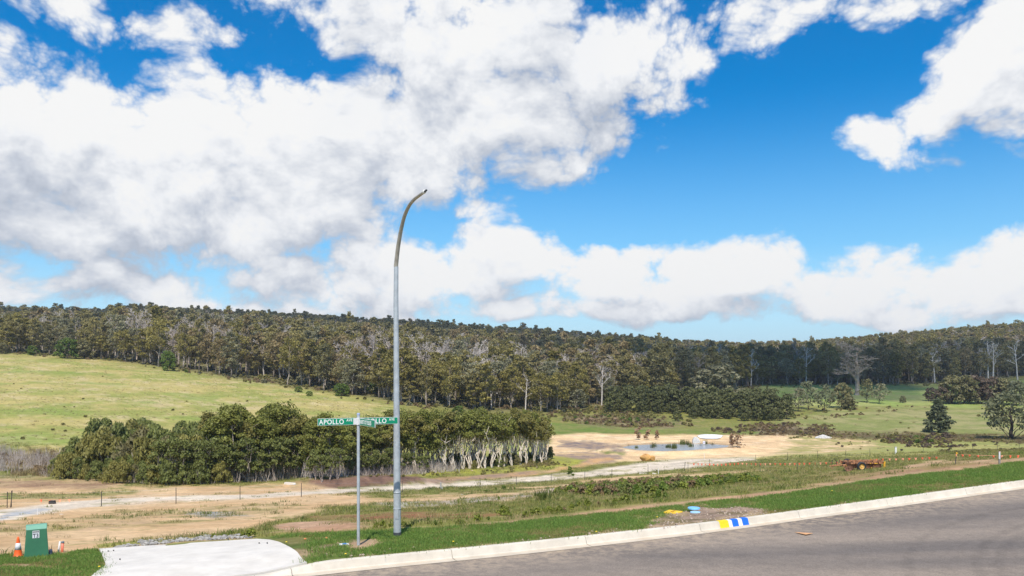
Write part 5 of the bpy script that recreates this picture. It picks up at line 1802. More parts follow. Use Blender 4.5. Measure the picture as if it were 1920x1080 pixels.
def build_bunting():
    org = simple_mat('orange_bunting_plastic', (.80, .15, .07), .5, noise=.12, scale=3)
    org2 = simple_mat('faded_bunting_plastic', (.85, .36, .22), .5, noise=.12, scale=3)
    str_m = simple_mat('orange_string', (.55, .25, .15), .7)
    post_m = simple_mat('weathered_steel_post', (.09, .08, .07), .7)
    yel = simple_mat('yellow_post_cap', (.80, .42, .02), .5)
    fl = [(1301, 871), (1309, 871), (1316, 871.5), (1323, 871.5), (1330.5, 871.5), (1338, 872), (1345.6, 872), (1353, 872), (1361, 871.5), (1369, 871), (1377, 870.5), (1384, 870), (1392, 870), (1400, 870.5), (1409, 870.7), (1417, 871), (1426, 871), (1435, 871), (1444, 871), (1453.5, 870.8), (1463, 870.8), (1472, 870.8), (1481, 870.7), (1490, 870.5), (1499, 870.4), (1508, 870.2), (1518, 870), (1528.4, 869.7), (1538.5, 869.3), (1549, 869), (1558.5, 868.8), (1569, 868.4), (1579, 868),
          (1644, 862.6), (1655.6, 862.2), (1668, 862), (1680, 862), (1693, 861.2), (1705, 861), (1717, 860.4), (1729.6, 860), (1742.5, 859.3), (1756, 859), (1793, 853.6), (1805, 854.4), (1818, 854.7), (1834, 855.8), (1863, 856.2), (1878, 856), (1894.5, 856), (1909, 856), (1925, 856)]
    def gline(px): return np.interp(px, [1290, 1425, 1500, 1560, 1640, 1700, 1790, 1920], [886.5, 883.5, 882, 880.5, 877.5, 875, 871.5, 866.5])
    posts = [(1290, 868), (1425, 868.5), (1495, 868), (1584, 866), (1790, 851), (1932, 855)]
    pts = []
    def at(px, py):
        g = on_ground(px, gline(px), 30)
        return np.array((g.x, g.y, CAMZ - (py - HZ) / F * g.y))
    o0 = Vector(at(1425, 870))
    root = empty('bunting', o0)
    tag(root, 'long orange flag bunting strung on posts past the rusty machine', 'bunting')
    o0 = np.array(o0)
    line = sorted([(x, y - 2.0) for x, y in fl] + [(1610, 865.5)] + [(x, y) for x, y in posts if x not in (1932,)])
    P = [at(x, y) - o0 for x, y in line]
    link('string', Geo().tube(P, .007, 3, cap=False).mesh('string', [str_m]), root)
    rng = np.random.default_rng(5)
    for i, (x, y) in enumerate(fl):
        p = at(x, y - 2.2) - o0
        D = on_ground(x, gline(x), 30).y
        w = 3.8 * D / F * (1.0 if x < 1600 else 1.12)
        hgt = w * 1.15
        a = rng.normal() * .5
        c, s = math.cos(a) * w / 2, math.sin(a) * w / 2
        tip = np.array((rng.normal() * .02, rng.normal() * .05, -hgt))
        v = np.array([(-c, -s, 0), (c, s, 0), (c * .35, s * .35 - .01, -hgt * .72), tip, (-c * .35, -s * .35 + .015, -hgt * .70)])
        v = np.vstack([v, v + np.array((0, .004, 0))])
        me = new_mesh('flag', v + p, [(0, 1, 2, 4), (6, 5, 9, 7)], [(4, 2, 3), (7, 9, 8)], [org if rng.random() < .72 else org2])
        link('flag', me, root)
    for x, y in posts:
        g = np.array(on_ground(x, gline(x), 30))
        t = at(x, y - 1)
        lean = .12 if x == 1790 else 0
        G = Geo().tube([g - (0, 0, .2), t + np.array((lean, 0, .02))], [.028, .024], 6)
        po = link('post', Geo().tube([g - o0 - (0, 0, .2), t - o0 + np.array((lean, 0, .02))], [.028, .024], 6).mesh('post', [post_m]), root)
        if x == 1790:
            link('cap', Geo().tube([t - o0 + np.array((lean, 0, -.06)), t - o0 + np.array((lean, 0, .06))], [.045, .04], 8).mesh('cap', [yel]), po)
    # the short length at the left with a black box
    o1 = on_ground(95, 944, 50)
    root = empty('bunting', o1)
    tag(root, 'few orange flags strung low beside the black box, far left', 'bunting')
    k = o1.y / F
    L = [((x - 95) * k, 0.0, (943 - y) * k) for x, y in ((60, 935), (77, 935.5), (97, 936), (112, 935.5), (130, 935), (146, 935))]
    link('string', Geo().tube(L, .006, 3, cap=False).mesh('string', [str_m]), root)
    for i in (1, 2, 3, 4):
        p = np.array(L[i]); w = .22
        v = np.array([(-w / 2, 0, 0), (w / 2, .02, 0), (.02, -.01, -w * 1.15), (-w / 2, .004, 0), (w / 2, .024, 0), (.02, -.006, -w * 1.15)])
        link('flag', new_mesh('flag', v + p - np.array((0, .25 if i == 2 else 0, 0)), None, [(0, 2, 1), (3, 4, 5)], [org if i < 3 else org2]), root)
    bx = link('black_box', Geo().box((0, 0, .13), (.46, .34, .27), .15, taper=.94).mesh('black_box', [simple_mat('black_plastic', (.018, .016, .015), .6)]), None, on_ground(98, 944.5, 50))
    bv = bx.modifiers.new('bevel', 'BEVEL'); bv.width = .02; bv.segments = 2
    tag(bx, 'small black box lying by the gravel track under orange flags', 'box')

def post_thing(name, px, py, hpx, wpx, mat, label, cat, lean=0.0, foot=None, dmin=25, top=None):
    q = on_ground(px, py, dmin)
    k = q.y / F
    root = empty(name, q)
    tag(root, label, cat)
    G = Geo()
    h = hpx * k
    w = wpx * k
    G.box((lean * k / 2, 0, h / 2 - .1), (w, w * .8, h + .2))
    o = link('post', G.mesh('post', [mat]), root)
    bv = o.modifiers.new('bevel', 'BEVEL'); bv.width = w * .12; bv.segments = 1
    if foot:
        link('lower_post', Geo().box((0, -.0, foot * k / 2), (w * 1.06, w * .86, foot * k)).mesh('lower_post', [simple_mat('grey_timber', (.25, .235, .22), .8, noise=.2)]), root)
    if top:
        link('top_band', Geo().box((0, 0, h - w * .25), (w * 1.06, w * .86, w * .5)).mesh('top_band', [top]), root)
    return root

build_fence()
build_bunting()
white_paint = simple_mat('white_painted_timber', (.74, .73, .72), .6, noise=.08)
pink = simple_mat('pink_marker_paint', (.75, .45, .45), .6)
post_thing('marker_post', 1874, 871, 24, 2.6, white_paint, 'white marker post with grey foot at the edge of the far lawn', 'post', foot=10, top=pink)
post_thing('marker_post', 1679.5, 851, 13.5, 3.2, white_paint, 'white post standing in the grass behind the bunting', 'post', dmin=80, top=simple_mat('grey_top', (.5, .5, .52), .6))
post_thing('timber_post', 826.5, 919, 14, 2.6, simple_mat('grey_timber_post', (.33, .32, .31), .8, noise=.25), 'grey square timber post by the gravel track right of the lamp post', 'post', dmin=60)
q_ = post_thing('timber_post', 829.5, 919.3, 5.5, 1.6, simple_mat('pale_timber_post', (.5, .48, .45), .8, noise=.2), 'pale short peg at the foot of the grey timber post', 'post', dmin=60)
post_thing('marker_stake', 1234.5, 888, 11, 1.0, white_paint, 'thin white stake between two fence pickets below the pond', 'stake', dmin=60)
post_thing('marker_stake', 1320.5, 860, 10, .5, white_paint, 'very thin white rod in front of the pond', 'stake', dmin=80)
post_thing('marker_stake', 70.5, 966, 13, .9, white_paint, 'thin white stake on the grey gravel at the left', 'stake', dmin=40)

# ------------------------------------------------------------------ the old disc plough
def build_harrow():
    b = on_ground(1616, 881.5, 40)
    k = b.y / F
    root = empty('disc_harrow', b, R(6))
    tag(root, 'rusty old disc harrow with one black tyre, parked in the grass', 'farm machine')
    rust = simple_mat('rusty_steel', (.34, .16, .075), .85, noise=.45, scale=7, dirt=(.15, .065, .035))
    rust2 = simple_mat('dark_rust', (.17, .08, .045), .85, noise=.4, scale=9, dirt=(.06, .032, .022))
    yel = simple_mat('faded_yellow_paint', (.62, .34, .03), .6, noise=.25, scale=8)
    blk = simple_mat('black_tyre_rubber', (.022, .024, .028), .75, noise=.2, scale=9)
    rimm = simple_mat('pale_yellow_rim', (.66, .42, .12), .6, noise=.2, scale=9)
    u = lambda px: (px - 1616) * k
    zz = lambda py: (881.5 - py) * k
    # main frame: two long beams, cross members
    G = Geo()
    for y in (-.55, .75):
        G.box((u(1617), y, zz(868.2)), (u(1652) - u(1582), .11, .13))
    for px in (1585, 1596, 1612, 1626, 1640, 1650):
        G.box((u(px), .1, zz(867.6)), (.10, 1.9, .11))
    G.box((u(1612), .1, zz(865.6)), (u(1634) - u(1590), .16, .14))
    for px in (1600, 1622, 1634, 1645):
        G.box((u(px), -.5, zz(865.0)), (.16, .2, .18), .4)
    link('frame', G.mesh('frame', [rust]), root)
    # drawbar and jockey stand
    G = Geo()
    G.tube([(u(1586), -.4, zz(871)), (u(1560), .1, zz(874.3)), (u(1553), .1, zz(874.8))], [.06, .05, .045], 6)
    G.tube([(u(1586), .7, zz(871)), (u(1560), .12, zz(874.3))], [.05, .045], 6)
    G.box((u(1580), -.3, zz(873)), (.5, .25, .14))
    G.tube([(u(1558.5), .1, zz(874)), (u(1558.5), .1, zz(880.5))], [.028, .028], 6)
    link('drawbar', G.mesh('drawbar', [rust]), root)
    link('hydraulic_hose', Geo().tube([(u(1566.5), 0, zz(874)), (u(1566), 0, zz(866)), (u(1561.5), 0, zz(860.5)), (u(1557.5), 0, zz(864)), (u(1557), 0, zz(871))], .028, 6).mesh('hydraulic_hose', [blk]), root)
    # disc gangs: every disc a part
    prof = [(0, .055), (.12, .05), (.22, .02), (.30, -.03), (.302, -.038), (.22, .008), (.12, .036), (0, .042)]
    v, q = lathe(prof, 18)
    dm = new_mesh('disc', v @ np.array([(0, 0, 1), (0, 1, 0), (1, 0, 0)]), q, None, [rust2], smooth_=False)
    for gang, (x0, x1, y0, y1, n) in enumerate(((1580, 1596, -.75, .2, 7), (1612, 1632, -.95, -.2, 7), (1635, 1651, -.75, .3, 6), (1596, 1614, .5, 1.0, 6))):
        a = math.atan2(y1 - y0, u(x1) - u(x0))
        G = Geo()
        p0, p1 = np.array((u(x0), y0, zz(875.6))), np.array((u(x1), y1, zz(875.6)))
        G.tube([p0 - (p1 - p0) * .05, p1 + (p1 - p0) * .05], .032, 8)
        for f in (.15, .85):
            c = p0 + (p1 - p0) * f
            G.box(c + (0, 0, .22), (.06, .06, .42))
        link('gang_axle', G.mesh('gang_axle', [rust2]), root)
        for i in range(n):
            o = bpy.data.objects.new('disc', dm)
            COL.objects.link(o); o.parent = root
            o.location = p0 + (p1 - p0) * i / (n - 1)
            o.rotation_euler = (0, 0, a + .25)
    # wheels
    tr = 8.7 * k
    for i, (px, y) in enumerate(((1601, -1.08), (1603, 1.25))):
        w = empty('wheel', (0, 0, 0))
        w.parent = root
        w.location = (u(px), y, zz(873))
        prof = [(tr * .55, -.10), (tr * .78, -.125), (tr * .95, -.11), (tr, -.05), (tr, .05), (tr * .95, .11), (tr * .78, .125), (tr * .55, .10), (tr * .53, 0), (tr * .55, -.10)]
        v, q = lathe(prof, 26)
        v = v @ np.array([(1, 0, 0), (0, 0, 1), (0, -1, 0)])
        link('tyre', Geo().add(v, q).mesh('tyre', [blk], True), w)
        v, q = lathe([(0, -.05), (.07, -.07), (.09, -.035), (tr * .40, -.02), (tr * .50, -.075), (tr * .56, -.09), (tr * .56, .09), (0, .05)], 22)
        v = v @ np.array([(1, 0, 0), (0, 0, 1), (0, 1, 0)])
        G = Geo().add(v, [x for x in q])
        for a in range(5):
            G.tube([(math.cos(a * 1.257) * .12, -.05, math.sin(a * 1.257) * .12), (math.cos(a * 1.257) * .12, -.085, math.sin(a * 1.257) * .12)], .018, 6)
        link('rim', G.mesh('rim', [rimm]), w)
    # yellow brackets and scrapers
    for px, py, sx, sz, y in ((1646.5, 873.5, .17, .46, -1.0), (1648.5, 866.5, .14, .16, -.9), (1579, 871.5, .32, .09, -.65), (1629.5, 862.5, .07, .14, -.3), (1625, 868.5, .2, .07, -.7), (1634, 868.5, .3, .06, -.75), (1622, 876, .09, .09, -.9)):
        link('yellow_bracket', Geo().box((u(px), y, zz(py)), (sx, .07, sz), .1, taper=.85).mesh('yellow_bracket', [yel]), root)
    # linkage clutter on top
    G = Geo()
    rng = np.random.default_rng(8)
    for i in range(22):
        a = np.array((u(rng.uniform(1583, 1650)), rng.uniform(-.9, .9), zz(rng.uniform(864.5, 870))))
        G.tube([a, a + rng.normal(size=3) * (.22, .22, .12)], .026, 5)
    v, q = lathe([(.0, -.05), (.16, -.05), (.16, .05), (0, .05)], 14)
    G.add((v @ np.array([(1, 0, 0), (0, 0, 1), (0, -1, 0)])) + (u(1633.5), -.6, zz(864.5)), q)
    link('linkage', G.mesh('linkage', [rust]), root)
build_harrow()

# ------------------------------------------------------------------ rocks
def rock(seed, sub=2, amp=.28):
    import bmesh
    bm = bmesh.new()
    bmesh.ops.create_icosphere(bm, subdivisions=sub, radius=1.0)
    rng = np.random.default_rng(seed)
    pl = rng.normal(size=(7, 3)); pl /= np.linalg.norm(pl, axis=1)[:, None]
    off = .62 + .3 * rng.random(7)
    for v in bm.verts:
        c = np.array(v.co)
        for n_, o_ in zip(pl, off):
            d = c.dot(n_) - o_
            if d > 0: c = c - n_ * d * .85
        c = c * (1 + (fbm(np.array([c[0] * 3 + seed]), np.array([c[1] * 3 + c[2] * 2.1]), 1.6, 3)[0] - .5) * amp)
        v.co = c
    V = np.array([tuple(v.co) for v in bm.verts])
    T = np.array([[w.index for w in f.verts] for f in bm.faces])
    bm.free()
    return V, T

def build_stones():
    rng = np.random.default_rng(12)
    stone = simple_mat('blue_grey_crushed_rock', (.30, .285, .26), .9, noise=.35, scale=9, dirt=(.12, .115, .11))
    kinds = [rock(900 + i, 1, .3) for i in range(5)]
    G = Geo()
    line = [(206, 1030.0), (250, 1025.5), (290, 1022), (330, 1019.0), (380, 1015.5), (420, 1012.8), (460, 1010.8), (480, 1010.5)]
    lx, ly = [a for a, _ in line], [b for _, b in line]
    for i in range(420):
        p = rng.uniform(204, 474)
        t = min(1, (p - 200) / 60, (484 - p) / 30)
        q = on_ground(p, np.interp(p, lx, ly) - rng.random() ** 1.6 * 8.5 * t, 14)
        s_ = (.022 + .05 * rng.random() ** 2) * (.7 + .4 * t)
        V, T = kinds[i % 5]
        a = rng.uniform(0, 6.28); c, s = math.cos(a), math.sin(a)
        M = np.array([(c, s, 0), (-s, c, 0), (0, 0, .75)])
        G.add(V @ M * s_ * (1, 1, .8) + np.array(q) + (0, 0, s_ * .35), None, T)
    o = link('crushed_rock', G.mesh('crushed_rock', [stone]))
    tag(o, 'band of blue grey crushed rock along the back of the driveway', 'stones', kind='stuff')
    # sandstone boulder by the pond: two blocks
    bm_ = simple_mat('orange_sandstone', (.56, .33, .105), .9, noise=.3, scale=1.2, bump=.6, dirt=(.34, .17, .06))
    for px, py, w, h, l in ((1210, 864.5, 20, 13, 'large orange sandstone boulder below the pond'), (1223.5, 864.5, 9, 10.5, 'smaller orange sandstone block leaning on the large boulder')):
        q = on_ground(px, py, 80)
        k = q.y / F
        V, T = rock(930 + int(w), 3, .3)
        V = V * np.array((w / 2 * k * 1.1, w / 2 * k * .9, h * k * .62)) + (0, 0, h * k * .42)
        o = link('boulder', new_mesh('boulder', V, None, T, [bm_]), None, q)
        tag(o, l, 'boulder')
    # heap of grey gravel
    q = on_ground(1543, 822, 120)
    k = q.y / F
    G = Geo()
    for i in range(260):
        a, r = rng.uniform(0, 6.28), rng.random() ** .6
        V, T = kinds[i % 5]
        h = (1 - r) * 5.5 * k
        G.add(V * (.14 + .14 * rng.random()) + np.array((math.cos(a) * r * 15 * k, math.sin(a) * r * 9 * k, h)), None, T)
    o = link('gravel_heap', G.mesh('gravel_heap', [simple_mat('pale_grey_gravel', (.50, .48, .46), .9, noise=.2)]), None, q)
    tag(o, 'low heap of pale grey gravel beyond the sand bank', 'gravel heap')
    # pale rocks dumped along the foot of the grove
    pr = simple_mat('pale_sandstone', (.52, .40, .27), .9, noise=.25, scale=2, dirt=(.33, .24, .16))
    for i, (px, py, s_) in enumerate(((394, 904, 5), (408, 902.5, 7), (416, 903, 6), (437, 902, 7), (446, 901.5, 6), (452, 902, 4), (470, 902, 6), (479, 901.5, 5), (202, 902, 5), (1007, 877, 4), (885, 882, 4))):
        q = on_ground(px, py, 60)
        k = q.y / F
        V, T = kinds[i % 5]
        V, T = rock(950 + i, 2, .3)
        o = link('rock', new_mesh('rock', V * np.array((s_ * k * .8, s_ * k * .6, s_ * k * .32)) + (0, 0, .05), None, T, [pr]), None, q, rng.uniform(0, 3))
        tag(o, 'pale rock dumped on the bare strip before the grove', 'rock', 'pale rocks before the grove')
    # concrete rubble
    slab = concrete_mat('old_concrete', (.62, .57, .50), (.5, .42, .33))
    for px, py, w, h, l in ((544, 908.5, 22, 4.2, 'broken pale concrete slab lying at the left end of the dark soil mound'), (1206, 887.5, 15, 2.0, 'flat white slab lying by the fence below the boulder'), (1227, 887.5, 8, 2.6, 'short white block lying right of the flat white slab'), (869, 927, 9, 2.0, 'flat white stone on the bare earth right of the lamp post'), (116, 967, 8, 1.8, 'flat pale stone on the bare ground right of the gravel')):
        q = on_ground(px, py, 40)
        k = q.y / F
        G = Geo()
        v = np.array([(-.5, -.3, 0), (.45, -.35, 0), (.5, .3, 0), (-.42, .32, 0), (-.47, -.27, 1), (.25, -.3, .8), (.44, .26, .7), (-.4, .3, 1)]) * np.array((w * k, w * k * .5, h * k)) - (0, 0, .02)
        G.add(v, [(3, 2, 1, 0), (4, 5, 6, 7), (0, 1, 5, 4), (1, 2, 6, 5), (2, 3, 7, 6), (3, 0, 4, 7)])
        o = link('concrete_slab', G.mesh('concrete_slab', [slab]), None, q, R(-8))
        tag(o, l, 'slab')
build_stones()

# ------------------------------------------------------------------ the pond
def build_pond():
    m, nt, b = mat_new('pond_water')
    b.inputs['Base Color'].default_value = (.36, .355, .345, 1)
    b.inputs['Roughness'].default_value = .22
    b.inputs['IOR'].default_value = 1.33
    b.inputs['Specular IOR Level'].default_value = .5
    tc = N(nt, 'ShaderNodeTexCoord')
    no = N(nt, 'ShaderNodeTexNoise'); no.inputs['Scale'].default_value = 2.6; no.inputs['Detail'].default_value = 5
    nt.links.new(tc.outputs['Object'], no.inputs['Vector'])
    bp = N(nt, 'ShaderNodeBump'); bp.inputs['Strength'].default_value = .45; bp.inputs['Distance'].default_value = .06
    nt.links.new(no.outputs[0], bp.inputs['Height']); nt.links.new(bp.outputs[0], b.inputs['Normal'])
    c = POND.mean(0)
    P = c + (POND - c) * 1.12
    n = len(P)
    v = np.vstack([P, c[None]])
    v[:, 2] = POND_Z
    o = link('pond', new_mesh('pond', v, None, [(n, (i + 1) % n, i) for i in range(n)], [m]))
    if o.data.polygons[0].normal.z < 0:
        o.data.flip_normals()
    tag(o, 'shallow pond in the sandy hollow', 'pond', kind='structure')
    rng = np.random.default_rng(21)
    # reed clumps standing in the water
    reed = leaf_mat('green_reeds', (.05, .07, .015), (.17, .20, .05))
    def reed_mesh(seed, n):
        r2 = np.random.default_rng(seed)
        a = r2.normal(size=(n, 3)) * np.array((.55, .4, 0))
        h = .7 + .9 * r2.random(n)
        lean = r2.normal(size=(n, 2)) * .18
        w = .05
        v = np.stack([a + (-w, 0, 0), a + (w, 0, 0), a + np.stack([lean[:, 0] + w * .2, lean[:, 1], h], 1), a + np.stack([lean[:, 0] - w * .2, lean[:, 1], h], 1)], 1).reshape(-1, 3)
        return new_mesh('reed_clump', v, np.arange(n * 4).reshape(-1, 4), None, [reed], var=np.repeat(r2.random(n), 4))
    rm = [reed_mesh(30 + i, 70) for i in range(3)]
    spots = [(1178, 837, .6), (1193, 841, .7), (1223.5, 840, 1.3), (1226, 838, 1.0), (1250.5, 840, .8), (1254, 839.5, .9), (1263, 841.5, 1.2), (1266, 839.5, 1.1), (1279, 834, 1.3), (1283, 832.5, 1.2), (1288, 833.5, 1.2), (1291, 834.5, 1.2), (1295, 838, .9), (1313, 835.5, 1.0), (1323, 833, 1.1), (1336, 834.5, .8), (1243, 836, .5)]
    for i, (px, py, s_) in enumerate(spots):
        q = flat_point(px, py, POND_Z - .05)
        o = link('reed_clump', rm[i % 3], None, q, rng.uniform(0, 6))
        o.scale = (s_ * .55, s_ * .55, s_ * .62)
        side = 'left half of the pond' if px < 1235 else 'middle of the pond' if px < 1272 else 'right part of the pond near the outlet'
        lab = 'green reed clump standing in the ' + side
        tag(o, lab, 'reeds', lab.replace('clump', 'clumps'))
    # white fabric lining on the far bank
    fab = simple_mat('white_geotextile', (.80, .80, .79), .8, noise=.04, scale=2)
    A = [(1307, 818.5), (1313, 816.2), (1322, 815.0), (1340, 815.6), (1356, 817.0), (1352, 820.5), (1346, 823.4), (1334, 824.0), (1322, 823.4), (1312, 821.5)]
    P = np.array([on_ground(a, b_, 150) for a, b_ in A])
    c = P.mean(0)
    rings = [c + (P - c) * f for f in (.2, .4, .6, .8, .92, 1.0)]
    V = [c[None]] + rings
    v = np.vstack(V)
    v[:, 2] = ground_z(v[:, 0], v[:, 1]) + .07 + rng.random(len(v)) * .10
    n = len(P)
    T = [(0, 1 + i, 1 + (i + 1) % n) for i in range(n)]
    Q = [(1 + r * n + i, 1 + (r + 1) * n + i, 1 + (r + 1) * n + (i + 1) % n, 1 + r * n + (i + 1) % n) for r in range(5) for i in range(n)]
    o = link('fabric_sheet', new_mesh('fabric_sheet', v, Q, T, [fab], smooth_=True))
    so = o.modifiers.new('thickness', 'SOLIDIFY'); so.thickness = .02
    tag(o, 'bright white fabric sheet laid over the bank behind the pond', 'fabric sheet')
    # headwall of the outlet: arched white concrete, courses of blocks, water-line shelf
    q = flat_point(1305.5, 831.5, POND_Z)
    k = q[1] / F
    root = empty('culvert_headwall', q)
    tag(root, 'white arched culvert headwall at the back of the pond', 'headwall')
    wc = simple_mat('whitewashed_blocks', (.70, .69, .66), .8, noise=.1, scale=2)
    W, Hh = 14 * k, 11.5 * k
    nrow = 6
    for r_ in range(nrow):
        z0, z1 = Hh * r_ / nrow, Hh * (r_ + 1) / nrow
        wd = W * math.sqrt(max(1 - ((r_ + .5) / nrow) ** 2.2, .08))
        nb = max(2, int(round(5 * wd / W)))
        for i in range(nb):
            bw = wd / nb
            bo = link('block', Geo().box((-wd / 2 + bw * (i + .5), .12 * r_, (z0 + z1) / 2), (bw - .03, .9, z1 - z0 - .03)).mesh('block', [wc]), root)
    # small white sign with a round purple mark
    q = flat_point(1320, 834, POND_Z)
    root = empty('small_sign', q)
    tag(root, 'small white sign with a purple dot standing at the pond edge', 'sign')
    k = q[1] / F
    link('panel', Geo().box((0, 0, 4.2 * k), (4.6 * k, .05, 5.6 * k)).mesh('panel', [white_paint]), root)
    v, q_ = lathe([(0, .03), (.095, .03), (.095, .022)], 14)
    link('dot', Geo().add((v @ np.array([(1, 0, 0), (0, 0, 1), (0, -1, 0)])) + (0, -.005, 4.0 * k), q_).mesh('dot', [simple_mat('purple_print', (.20, .07, .42), .6)]), root)
    for s_ in (-1, 1):
        link('leg', Geo().box((s_ * 1.4 * k, .06, .5 * k), (.08, .06, 3.4 * k)).mesh('leg', [white_paint]), root)
    # dry dead saplings on the far bank and at the right end
    def dry(seed, H, W, mat_l):
        r2 = np.random.default_rng(seed)
        T = bare_tree(seed, H, .35, 2, 5, fork=.2, ext=.3, r0=.06)
        Cw = Geo()
        for i in range(9):
            f = .18 + .8 * i / 9
            clump_leaves(Cw, (r2.normal() * W * .16, r2.normal() * W * .16, H * f), (W * .26, W * .26, H * .085), 26, .26, r2, var0=.5)
        return T.mesh('trunk', [dead_brown]), Cw.mesh('dead_leaves', [mat_l])
    tan = leaf_mat('dead_tan_leaves', (.22, .13, .07), (.52, .36, .22))
    for px, py, h, w, l in ((1197.5, 825, 24, .8, 'tallest of three dead brown saplings behind the pond'), (1213, 825, 19, .8, 'middle of three dead brown saplings behind the pond'), (1232, 824.5, 18, .6, 'right hand one of three dead brown saplings behind the pond'), (1370.5, 839, 27, .45, 'thin dead stem at the right end of the pond'), (1382, 839, 27, 1.6, 'bushy dead brown sapling at the right end of the pond')):
        q = on_ground(px, py, 120)
        k = q.y / F
        ms = dry(int(px), h * k, w * 2.0, tan)
        plant('dead_sapling', q, ms, 1.0, 0, l.replace('right hand one', 'third and rightmost'), 'sapling', None, parts=('trunk', 'dead_leaves'))
build_pond()

# ------------------------------------------------------------------ verge fittings and litter
def build_verge_things():
    yl = simple_mat('yellow_cover_paint', (.80, .50, .02), .6, noise=.12, scale=8)
    q = on_ground(1262, 961.3, 15)
    k = q.y / F
    G = Geo()
    G.box((0, 0, .015), (.38, .38, .04), R(45), taper=.94)
    G.box((0, 0, .048), (.20, .05, .012), R(45), mat=1)
    o = link('hydrant_cover', G.mesh('hydrant_cover', [yl, simple_mat('dull_yellow', (.55, .33, .02), .6)]), None, q, R(10))
    tag(o, 'yellow square hydrant cover in the bare patch of the verge', 'hydrant cover')
    q = on_ground(1303, 959.8, 15)
    root = empty('meter_box', q)
    tag(root, 'round pale blue water meter lid in the verge, half lifted off its ring', 'meter box')
    bl = simple_mat('pale_blue_plastic', (.20, .50, .80), .5, noise=.08)
    bl2 = simple_mat('faded_blue_plastic', (.36, .58, .80), .5, noise=.08)
    v, qd = lathe([(0, .07), (.11, .072), (.152, .066), (.158, .05), (.158, .03), (0, .028)], 28)
    link('lid', Geo().add(v + np.array((.0, .12, .03)), qd).mesh('lid', [bl]), root)
    v, qd = lathe([(.10, .03), (.135, .03), (.14, .02), (.14, -.03)], 28)
    link('ring', Geo().add(v + np.array((-.02, -.17, .0)), qd).add(*lathe([(0, .012), (.12, .012)], 28)[:1], lathe([(0, .012), (.12, .012)], 28)[1]).mesh('ring', [bl2]), root)
    v, qd = lathe([(0, .035), (.133, .035), (.133, .02)], 28)
    link('inner_plate', Geo().add(v + np.array((-.02, -.17, .0)), qd).mesh('inner_plate', [bl2]), root)
    # chip of orange sheet on the road
    xs = on_ground(1506, 1000, 12)
    def road_pt(px, py):
        D = np.linspace(10, 60, 4000)
        X = (px - 960) / F * D
        z = kerb_z(X) - .165
        qy = HZ + (CAMZ - z) / D * F
        i = np.nonzero(qy <= py)[0][0]
        return np.array((X[i], D[i], z[i] + .004))
    t = np.array([road_pt(1490, 998.5), road_pt(1524, 1000.3), road_pt(1511, 1003.2)])
    c = t.mean(0)
    v = np.vstack([t - c, t - c + (0, 0, .006)])
    o = link('orange_offcut', new_mesh('orange_offcut', v, [(0, 1, 4, 3), (1, 2, 5, 4), (2, 0, 3, 5)], [(2, 1, 0), (3, 4, 5)], [simple_mat('tan_orange_sheet', (.62, .33, .15), .7, noise=.1)]), None, c)
    tag(o, 'flat tan triangular scrap lying on the asphalt', 'scrap')
    # broken stones in the bare patch of the verge
    G = Geo()
    rng = np.random.default_rng(14)
    kinds = [rock(960 + i, 1, .4) for i in range(4)]
    P = np.array(ZONES[-4][0], float)
    n = 0
    while n < 430:
        a, b_ = rng.uniform(1205, 1450), rng.uniform(945, 1000)
        if n < 330:
            if poly_sd(np.array([a / 3]), np.array([b_]), P / (3, 1))[0] < -1: continue
        else:
            a = rng.uniform(600, 1700); b_ = np.interp(a, [575, 960, 1339, 1480, 1920], [1052, 1019, 978, 958, 899]) - rng.random() ** 2 * 9 - 1
        q = on_ground(a, b_, 12)
        V, T = kinds[n % 4]
        s_ = .012 + .03 * rng.random() ** 2.5
        G.add(V @ np.array([(math.cos(n), math.sin(n), 0), (-math.sin(n), math.cos(n), 0), (0, 0, .7)]) * s_ + np.array(q) + (0, 0, s_ * .3), None, T)
        n += 1
    o = link('rubble', G.mesh('rubble', [simple_mat('pinkish_rubble', (.36, .285, .225), .9, noise=.4, scale=14, dirt=(.17, .125, .095))]))
    tag(o, 'small broken stones in the bare patch of the verge and along the kerb', 'stones', kind='stuff')
    # dandelions
    ym = simple_mat('dandelion_yellow', (.85, .62, .02), .6)
    v0, q0 = lathe([(0, .012), (.016, .012), (.021, .004), (0, 0)], 9)
    for k, (px, py) in enumerate(((186, 1070), (537, 1023), (1232, 975), (1560, 925), (648, 1046), (1118, 1003), (850, 1022))):
        q = on_ground(px, py, 11)
        o = link('dandelion', Geo().add(v0 + (0, 0, .07), q0).tube([(0, 0, 0), (0, 0, .075)], .003, 4, mat=1).mesh('dandelion', [ym, leaf_weed]), None, q)
        tag(o, 'single yellow dandelion in the verge grass', 'flower', 'dandelions in the verge grass')
    # crushed drink packet by the sign
    q = on_ground(645, 1023.5, 13)
    root = empty('litter', q, R(8))
    tag(root, 'flattened white and blue wrapper in the grass left of the sign pole', 'litter')
    link('wrapper', Geo().box((0, 0, .035), (.20, .10, .02), .1, taper=.9).mesh('wrapper', [white_plastic]), root)
    link('blue_panel', Geo().box((.01, -.01, .048), (.085, .085, .008), .1).mesh('blue_panel', [simple_mat('blue_print', (.07, .25, .60), .5)]), root)
    for px, py, l in ((572, 1012, 'small orange peel in the lawn right of the driveway'), (612, 1010, 'tiny orange scrap in the lawn left of the sign pole')):
        q = on_ground(px, py, 13)
        V, T = rock(970 + px, 1, .5)
        o = link('orange_scrap', new_mesh('orange_scrap', V * (.035, .03, .02) + (0, 0, .03), None, T, [simple_mat('orange_scrap', (.75, .24, .08), .6)]), None, q)
        tag(o, l, 'scrap')
    # pebbles on the driveway
    dk = simple_mat('dark_clod', (.05, .045, .04), .9)
